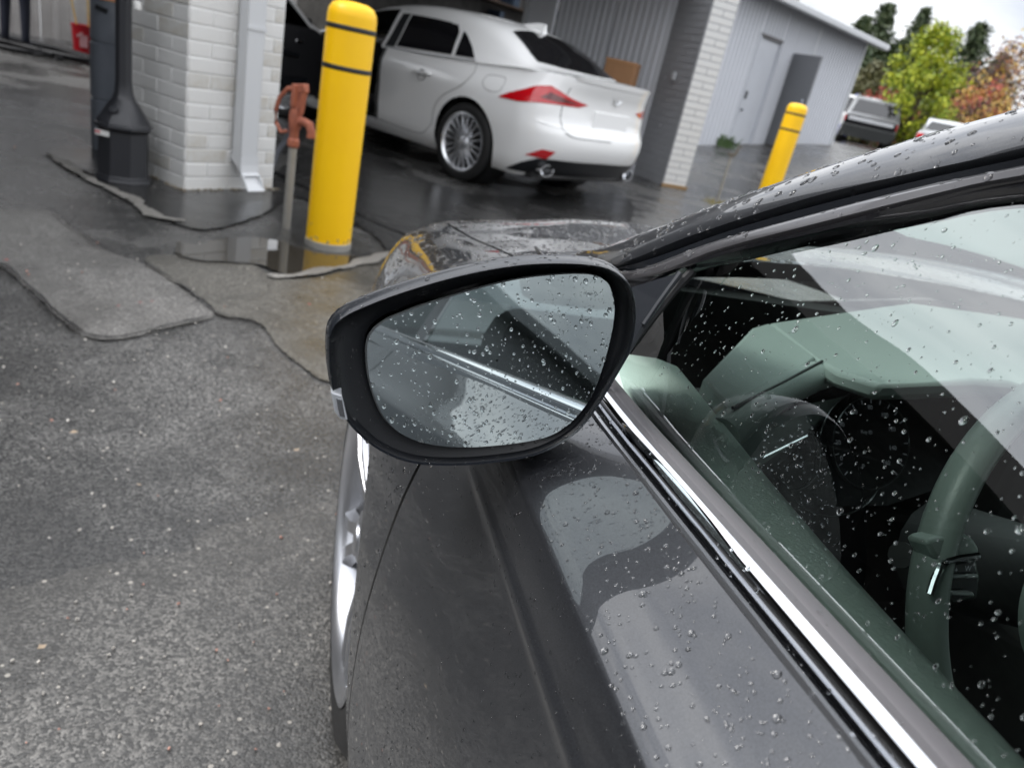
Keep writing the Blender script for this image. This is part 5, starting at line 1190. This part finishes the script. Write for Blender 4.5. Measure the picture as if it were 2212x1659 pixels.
# ------------------------------------------------------------------ door mirror
mr = empty('mirror_root', L((.46, -.155, .98)), 0); mr.name = 'door_mirror'; mr.parent = nc
MOFF = np.array(L((.46, -.155, .98)))
def TM(P): return [tuple(np.array(L(p))-MOFF) for p in P]
def mpl(px, py, c0=(.445, -.122, .984), tilt=-.02, ds=0.):       # plane of the housing's rear rim
    n = (1, -tilt, -.05); e = n[0]*(c0[0]+ds)+n[1]*c0[1]+n[2]*c0[2]; return cat(px, py, n, e)
lip = [(118, 860), (125, 770), (160, 705), (230, 650), (350, 596), (500, 538), (700, 474), (900, 420), (1100, 378), (1300, 350), (1500, 342), (1680, 350), (1800, 372), (1890, 425), (1945, 500), (1970, 610), (1965, 740), (1930, 880), (1850, 1030), (1750, 1195), (1650, 1330), (1560, 1405), (1430, 1475), (1300, 1517), (1100, 1547), (900, 1562), (700, 1558), (560, 1532), (420, 1470), (310, 1385), (225, 1290), (172, 1200), (140, 1100), (122, 980)]
glasspx = [(356, 900), (360, 820), (395, 750), (470, 690), (560, 650), (700, 598), (900, 536), (1100, 480), (1300, 438), (1500, 417), (1640, 413), (1730, 425), (1790, 460), (1825, 520), (1838, 610), (1825, 740), (1790, 890), (1740, 1050), (1690, 1160), (1620, 1255), (1540, 1330), (1440, 1385), (1300, 1418), (1120, 1440), (960, 1450), (820, 1444), (700, 1425), (600, 1390), (515, 1335), (450, 1258), (405, 1160), (378, 1070), (362, 985)]
def resamp(P, n):
    P = np.array(P, float); P = np.vstack([P[-1:], P, P[:2]]); Q = np.array([crom(P, u) for u in np.linspace(1, len(P)-2, 900)]); d = np.r_[0, np.cumsum(np.linalg.norm(np.diff(Q, axis=0), axis=1))]
    return [np.array([np.interp(t, d, Q[:, 0]), np.interp(t, d, Q[:, 1])]) for t in np.linspace(0, d[-1], n+1)[:-1]]
NL = 96
lipr = resamp(lip, NL); gr = resamp(glasspx, NL)
# align both loops by angle round the centre
def align(P, c):
    a = [math.atan2(p[1]-c[1], p[0]-c[0]) for p in P]; k = int(np.argmin([abs(x) for x in a])); P = P[k:]+P[:k]
    return P if (math.atan2(P[3][1]-c[1], P[3][0]-c[0]) > 0) else [P[0]]+P[1:][::-1]
cc = (1050, 930); lipr = align(lipr, cc); gr = align(gr, cc)
LIP = [mpl(*cm(*p)) for p in lipr]; CEN = sum(LIP)/NL
MY, MP = R_(-1.5), R_(10.5)
MN = np.array([-math.cos(MP)*math.cos(MY), math.cos(MP)*math.sin(MY), math.sin(MP)]); MC = np.array([.457, -.122, .984])
GL = [cat(*cm(*p), MN, MN@MC) for p in gr]
def shrink(P, k, ds, c=None, dz=0): 
    c = CEN if c is None else c; return [np.array([p[0]+ds, c[1]+(p[1]-c[1])*k, c[2]+(p[2]-c[2])*k+dz]) for p in P]
# housing: a bowl that bulges forward from the rim
loops = [shrink(LIP, .975, .0045), shrink(LIP, .990, -.0005), shrink(LIP, .998, .001), shrink(LIP, 1.004, .005), shrink(LIP, 1.008, .011), shrink(LIP, 1.006, .0125), shrink(LIP, 1.012, .0145)]
HOUSING = MB().loft([TM(l) for l in loops], True).build('mirror_rim', SATIN, mr, True, 30)
cap = [shrink(LIP, 1.002, .0145), shrink(LIP, 1.003, .017)]
for ds, k in ((.025, 1.0), (.038, .98), (.052, .945), (.068, .885), (.084, .79), (.096, .66), (.104, .45), (.107, .18)):
    cap.append(shrink(LIP, k, ds, CEN+np.array([0, -.012*ds/.1, 0]), -.30*(ds-.014)))
CAP = MB().loft([TM(l) for l in cap], True, False).build('mirror_cap', PAINT, mr, True, 40)
# inner bevel, dark well, glass
def mixl(a, b, t, ds=0): return [x*(1-t)+y*t+np.array([ds, 0, 0]) for x, y in zip(a, b)]
inn = [shrink(LIP, .985, .0015), shrink(LIP, .972, .0035), mixl(LIP, GL, .22, .0065), mixl(LIP, GL, .45, .0075), mixl(LIP, GL, .75, .0085), mixl(LIP, GL, .93, .008), mixl(LIP, GL, .97, .012), mixl(LIP, GL, .96, .02)]
BEV = MB().loft([TM(l) for l in inn], True).build('inner_bezel', BLACKPL, mr, True, 40)
gc = sum(GL)/NL
rows = [[gc+(p-gc)*k for p in GL] for k in (1., .8, .6, .4, .2, .01)]
MG = MB().loft([TM(r) for r in rows], True).build('mirror_glass', MIRROR, mr, True)
MB().loft([TM([p-MN*.0002 for p in GL]), TM([gc+(p-gc)*1.012-MN*.003 for p in GL])], True).build('glass_edge', mat('ground_glass_edge', (.5, .53, .54), .25, .6), mr)
# turn signal in the outer edge
sg = [cm(*p) for p in ((136, 1118), (205, 1140), (240, 1290), (196, 1285), (160, 1240))]
S_ = [mpl(*p, ds=-.0035) for p in sg]; MB().add(TM(S_)+TM([p+np.array([.012, .0, 0]) for p in S_]), [(0, 1, 2, 3, 4), (0, 5, 6, 1), (1, 6, 7, 2), (2, 7, 8, 3), (3, 8, 9, 4), (4, 9, 5, 0)]).build('turn_signal', CLEARL, mr, False, bevel=.0008)
S_ = [mpl(*cm(*p), ds=-.0045) for p in ((172, 1160), (206, 1170), (222, 1270), (192, 1262))]
MB().add(TM(S_)+TM([p+np.array([.003, 0, 0]) for p in S_]), [(0, 1, 2, 3), (0, 4, 5, 1), (1, 5, 6, 2), (2, 6, 7, 3), (3, 7, 4, 0)]).build('signal_reflector', mat('signal_bezel', (.35, .36, .38), .2, .9), mr, False)
# arm to the door
MB().tube(TM([(.50, -.15, .935), (.53, -.19, .912), (.565, -.245, .905)]), [.020, .017, .024], 14).build('mirror_arm', SATIN, mr)

# ------------------------------------------------------------------ cabin
def slabpoly(P, th, name, m, bev=.004, parent=None):
    P = [np.array(p) for p in P]; n = len(P); V = T3(P)+T3([p-np.array([0, 0, th]) for p in P])
    return MB().add(V, [tuple(range(n)), tuple(range(n, 2*n))[::-1]]+[(i, (i+1) % n, n+(i+1) % n, n+i) for i in range(n)]).build(name, m, parent or nc, True, 30, bevel=bev)
rows = []
for s in list(np.linspace(.66, -.42, 34)):
    oi = float(np.interp(s, [-1, .10, .162, .245, .32, .426, .513, .60, .70], [-.332, -.332, -.334, -.341, -.350, -.368, -.385, -.402, -.42])); o, z = bl0(s); z -= .004
    w_ = -.2835+o-oi
    rows.append(T3([(s, -.2835+o, z-.03), (s, -.2835+o, z-.012), (s, -.2835+o-.12*w_, z-.003), (s, -.2835+o-.35*w_, z+.002), (s, -.2835+o-.65*w_, z+.001), (s, -.2835+o-.88*w_, z-.006), (s, oi, z-.018), (s, oi+.004, z-.05), (s, oi-.005, z-.10), (s, oi-.012, z-.40)]))
MB().loft(rows).build('door_trim_top', TRIM, nc, True, 50)
slabpoly([(.60, -.395, .918), (.77, -.55, .922), (.80, -.593, .922), (.69, -.592, .920), (.605, -.49, .918), (.535, -.39, .916)], .035, 'dash_top', DASH)
slabpoly([(.69, -.592, .9205), (.80, -.593, .9225), (.97, -.919, .925), (1.02, -1.015, .925), (1.03, -1.3, .925), (.80, -1.60, .922), (.68, -1.58, .915), (.62, -1.30, .925), (.60, -1.0, .930), (.605, -.86, .936), (.600, -.78, .948), (.575, -.70, .956), (.558, -.62, .955), (.562, -.565, .945), (.62, -.565, .932)], .02, 'cluster_hood', DASH, .006)
slabpoly([(.62, -1.30, .905), (.60, -1.0, .91), (.605, -.86, .91), (.76, -.80, .905), (.78, -1.56, .90), (.68, -1.58, .90)], .30, 'dash_body', DARKIN, .01)
MB().tube(T3([(.515, -.375, .897), (.56, -.43, .903), (.61, -.495, .905), (.665, -.575, .905), (.69, -.61, .90)]), .0175, 12).build('dash_roll', DASH, nc)
MB().tube(T3([(.530, -.388, .9185), (.60, -.487, .9205), (.672, -.585, .9225)]), .0018, 6).build('dash_seam', DARKIN, nc)
slabpoly([(.555, -.42, .882), (.62, -.53, .888), (.705, -.675, .872), (.60, -.496, .838)], .02, 'dash_panel', DASH, .004)
slabpoly([(.555, -.40, .838), (.600, -.496, .834), (.72, -.70, .86), (.75, -.90, .86), (.75, -.40, .84)], .35, 'dash_lower', DARKIN, .006)
MB().tube(T3([tuple(cz(*c5(805, 1355), .835)), tuple(cz(*c5(1040, 1240), .850))]), .0016, 6).build('chrome_line', CHROME, nc)
CN = np.array([-.80, 0, .60]); CE = CN@np.array([.66, -.62, .845])
def cp(px, py, dn=0.): return cat(px, py, CN, CE+dn)
def zz2(x, y): return ((1850+x/4.81)/1.128, (920+y/4.81)/1.128)
GL0 = mat('gauge_face', (.006, .006, .008), .25, coat=.5)
q = [cp(*zz2(*p)) for p in ((50, 950), (560, 660), (1250, 130), (1900, 60), (2500, 300), (2400, 1200), (1500, 1500), (500, 1500))]
MB().add(T3(q), [tuple(range(8))]).build('instrument_panel', GL0, nc, False)
GR = mat('gauge_ring', (.30, .31, .32), .25, .9)
GT = mat('gauge_print', (.32, .33, .36), .5, emit=((.55, .58, .66), .05))
def ringat(cx_, cy_, rx, ry, a0, a1, name='gauge_ring', r=.0007):
    P = [tuple(cp(*zz2(cx_+rx*math.cos(t), cy_+ry*math.sin(t)), .004)) for t in np.linspace(a0, a1, 50)]; MB().tube(T3(P), r, 5).build(name, GR, nc)
ringat(1310, 770, 448, 540, 0, 6.28); ringat(380, 930, 335, 400, -1.5, 1.6); ringat(1310, 770, 600, 640, 3.3, 5.2)
ringat(860, 1150, 560, 470, .3, 2.5)
def text_mesh(s, size):
    c = bpy.data.curves.new('t', 'FONT'); c.body = s; c.size = size; c.align_x = 'CENTER'; c.align_y = 'CENTER'; o = bpy.data.objects.new('t', c); COL.objects.link(o)
    dg = bpy.context.evaluated_depsgraph_get(); me = bpy.data.meshes.new_from_object(o.evaluated_get(dg)); bpy.data.objects.remove(o); return me
ex = np.array([0, -1., 0]); ey = np.array([.60, 0, .80])
for s, (x, y), k in (('40', (970, 550), 1), ('60', (1120, 405), 1), ('80', (1300, 350), 1), ('100', (1470, 440), 1), ('120', (1555, 605), 1), ('140', (1565, 825), 1), ('160', (1490, 1000), 1), ('20', (925, 760), 1), ('P', (1220, 1045), 1.1), ('Key ID', (1260, 640), .8), ('0', (965, 945), 1)):
    me = text_mesh(s, .0075*k); me.materials.append(GT); o = bpy.data.objects.new('gauge_number', me); COL.objects.link(o); o.parent = nc
    p = cp(*zz2(x, y), .003); M = Matrix((( *[0, -.0], 0, 0),)*0) if False else None
    X, Y, Z_ = Vector((0, -1, 0)), Vector((.60, 0, .80)), Vector((-.80, 0, .60)); p = L(p)
    o.matrix_local = Matrix(((X[0], Y[0], Z_[0], p[0]), (X[1], Y[1], Z_[1], p[1]), (X[2], Y[2], Z_[2], p[2]), (0, 0, 0, 1)))
for a in np.linspace(math.pi*.75, math.pi*2.25, 19):
    p = [tuple(cp(*zz2(1310+r_*math.cos(a)*.83, 770+r_*math.sin(a)), .003)) for r_ in (470, 520)]; MB().tube(T3(p), .0005, 4).build('gauge_mark', GT, nc)
# steering wheel
SWC = np.array([.34, -.650, .865]); E1 = np.array([0, 1., 0]); E2 = np.array([.42, 0, .9075]); E3 = np.cross(E1, E2); E3 = E3 if E3[0] < 0 else -E3
sw = empty('steering_root', L(SWC), 0); sw.name = 'steering_wheel'; sw.parent = nc
SWL = np.array(L(SWC))
def TS(P): return [tuple(np.array(L(p))-SWL) for p in P]
SWM = mat('grey_wheel_leather', (.22, .26, .24), .36, bump=(500, .3, .0006))
mb = MB(); rows = []
for t in np.linspace(0, 2*math.pi, 97)[:-1]:
    c = SWC+.183*(E1*math.cos(t)+E2*math.sin(t)); rd = E1*math.cos(t)+E2*math.sin(t); rows.append([c+rd*.0125*math.cos(a)+E3*.0155*math.sin(a) for a in np.linspace(0, 2*math.pi, 15)[:-1]])
rows.append(rows[0]); mb.loft([TS(r) for r in rows], True).build('rim', SWM, sw)
def wp(px, py, dn=0.): return cat(px, py, E3, E3@SWC+dn)
def zz3(x, y): return ((2180+x/5.53)/1.128, (1220+y/5.53)/1.128)
def plate(name, pix, d0, th, m, bev=.003, parent=None):
    P = [wp(*p, d0) for p in pix]; n = len(P); V = TS(P)+TS([p-E3*th for p in P])
    return MB().add(V, [tuple(range(n)), tuple(range(n, 2*n))[::-1]]+[(i, (i+1) % n, n+(i+1) % n, n+i) for i in range(n)]).build(name, m, parent or sw, True, 30, bevel=bev)
plate('spoke', [zz3(430, 560), zz3(520, 500), zz3(910, 415), zz3(1080, 520), zz3(1165, 660), zz3(1120, 760), zz3(700, 830), zz3(560, 800)], .012, .02, SWM, .008)
plate('spoke_face', [zz3(640, 830), zz3(1110, 760), zz3(1180, 1000), zz3(1150, 1330), zz3(700, 1420), zz3(470, 1360), zz3(520, 1180)], .006, .02, SATIN, .004)
MB().tube(TS([wp(*zz3(*p), .014) for p in ((1120, 735), (880, 765), (700, 810), (635, 850), (590, 940), (525, 1090), (470, 1255))]), .0028, 8).build('spoke_trim', CHROME, sw)
plate('button', [zz3(675, 995), zz3(955, 988), zz3(955, 1045), zz3(680, 1055)], .012, .006, mat('satin_silver', (.35, .37, .37), .3, .8), .001)
plate('button', [zz3(965, 988), zz3(1132, 985), zz3(1132, 1045), zz3(965, 1050)], .012, .006, MATS['satin_silver'], .001)
plate('button', [zz3(545, 1215), zz3(740, 1215), zz3(760, 1275), zz3(545, 1262)], .012, .006, MATS['satin_silver'], .001)
plate('button', [zz3(755, 1218), zz3(1060, 1225), zz3(1090, 1290), zz3(775, 1275)], .012, .006, MATS['satin_silver'], .001)
plate('button_panel', [zz3(700, 870), zz3(1080, 810), zz3(1110, 970), zz3(690, 985)], .010, .004, mat('button_grey', (.05, .052, .055), .4), .001)
for s, x, y in (('C+', 800, 935), ('W', 990, 915)):
    me = text_mesh(s, .006); me.materials.append(GT); o = bpy.data.objects.new('button_symbol', me); COL.objects.link(o); o.parent = sw; p = np.array(L(wp(*zz3(x, y), .0115)))-SWL
    X, Y, Z_ = -E1, E2, E3; o.matrix_local = Matrix(((X[0], Y[0], Z_[0], p[0]), (X[1], Y[1], Z_[1], p[1]), (X[2], Y[2], Z_[2], p[2]), (0, 0, 0, 1)))
rows = []
for k, (r_, d_) in enumerate(((.080, -.01), (.083, .008), (.080, .018), (.070, .027), (.045, .034), (.02, .036), (.001, .037))):
    rows.append(TS([SWC-E2*.012+r_*(E1*math.cos(t)*1.0+E2*math.sin(t)*.88)+E3*d_ for t in np.linspace(0, 2*math.pi, 49)[:-1]]))
MB().loft(rows, True).build('airbag_cover', SWM, sw)
MB().tube(TS([SWC, SWC-E3*.16]), [.04, .055], 16).build('column', DARKIN, sw)
MB().tube(TS([SWC-E3*.10+E1*.04, SWC-E3*.075+E1*.10+E2*.01, SWC-E3*.055+E1*.155+E2*.02]), [.008, .007, .011], 10).build('stalk', DARKIN, sw)
# seats, tunnel, floor, linings
def seat(o, parent=nc):
    mb = MB()
    mb.loft([T3([(s, o+x*w_, z+zz_) for x, zz_ in ((-.25, .0), (-.24, .05), (-.17, .03), (0, .02), (.17, .03), (.24, .05), (.25, 0))]) for s, z, w_ in ((.12, .46, .9), (.08, .51, 1), (-.15, .49, 1), (-.38, .47, 1), (-.45, .45, .95))])
    mb.loft([T3([(s+d, o+x*w_, z) for x, d in ((-.25, -.02), (-.23, .05), (-.15, .02), (0, .0), (.15, .02), (.23, .05), (.25, -.02))]) for s, z, w_ in ((-.40, .45, .9), (-.42, .60, 1), (-.48, .85, 1), (-.56, 1.02, .85), (-.58, 1.06, .6))])
    mb.loft([T3([(s, o+x, z) for x in (-.12, -.06, .06, .12)]) for s, z in ((-.55, 1.08), (-.57, 1.17), (-.61, 1.20), (-.64, 1.16), (-.62, 1.08))])
    a = mb.build('seat', SEAT, parent); a.modifiers.new('s', 'SUBSURF').render_levels = 1; a.modifiers['s'].levels = 1
seat(-.655); seat(-1.375)
MB().box(L((.1, O0, .50)), (1.2, .24, .34)).build('centre_console', DARKIN, nc, True, bevel=.03)
MB().box(L((-.3, O0, .245)), (3.0, 1.38, .03)).box(L((1.0, O0, .6)), (.04, 1.3, .6)).build('cabin_floor', DARKIN, nc)
MB().box(L((-.35, 2*O0+.345, .60)), (2.2, .03, .62)).build('passenger_door_lining', SEAT, nc)
rr_ = []
for s in np.linspace(.08, -1.28, 10):
    e = edge0(s); rr_.append(across(s, s+.03, (s, e[1]-.03, e[2]-.03), e[2]+.035))
MB().loft(rr_).build('headliner', mat('light_headliner', (.55, .55, .53), .9), nc)

# ------------------------------------------------------------------ rain beads
def seen(c_, smin=-.1, smax=.66): return 1.
fs = lambda lo_, hi_: (lambda c: 1. if lo_ < c[0]+S0 < hi_ else 0.)
scatter(DOOR_F, 2600, .0004, .0013, nc, seed=11, keep=lambda c: (1. if .05 < c[0]+S0 < .64 and c[2] > .45 else 0)*(.55 if c[2] < .80 else 1.5), power=2.6, outv=(0, 1, .5))
scatter(DOOR_F, 520, .0008, .0022, nc, seed=12, keep=lambda c: (1. if .02 < c[0]+S0 < .62 and c[2] > .868 else 0), power=3.2, outv=(0, 1, .5))
scatter(FEND, 1500, .0012, .0034, nc, seed=13, keep=lambda c: 1. if c[2] > .70 else .12, power=2, outv=(0, .6, .8), stretch=1.1)
scatter(HOOD, 5200, .0014, .0038, nc, seed=14, power=2, outv=(0, 0, 1), stretch=1.2, keep=lambda c: 1. if c[1] > -.45 else .45)
scatter(SF, 1900, .0003, .0012, nc, seed=15, keep=lambda c: 1. if .05 < c[0]+S0 else 0., power=3.2, outv=(0, 1, .3), stretch=1.6)
scatter(SF, 45, .0012, .0022, nc, seed=25, keep=lambda c: 1. if .05 < c[0]+S0 < .45 else 0., power=1.5, outv=(0, 1, .3), stretch=1.6)
scatter(PIL, 620, .0006, .0030, nc, seed=16, keep=lambda c: 1. if .25 < c[0]+S0 < .95 else 0., power=2.2, outv=(0, .6, .8), stretch=1.9)
scatter(FRM, 230, .0005, .0026, nc, seed=17, keep=lambda c: 1. if .28 < c[0]+S0 < .9 else 0., power=2.4, outv=(0, 1, .3), stretch=1.7)
scatter([o for o in bpy.data.objects if o.name.startswith(('chrome_moulding', 'weather_strip', 'door_top_lip')) and o.parent == nc], 260, .0004, .0016, nc, seed=18, keep=lambda c: 1. if .08 < c[0]+S0 < .58 else 0., power=2, outv=(0, 1, 1))
MNl = tuple(MN)
scatter(MG, 480, .0003, .0012, mr, seed=19, power=2.0, outv=MNl, stretch=1.35)
scatter(MG, 70, .0012, .0020, mr, seed=20, power=1.4, outv=MNl, stretch=1.3)
scatter(HOUSING, 190, .0006, .0018, mr, seed=21, power=2, outv=(-1, 0, 0))
scatter(BEV, 420, .0004, .0018, mr, seed=22, power=2, outv=(-1, 0, 0))
scatter(CAP, 420, .0008, .0026, mr, seed=23, power=2, outv=(0, 0, 1), keep=lambda c: 1. if c[2] > .0 else .05)
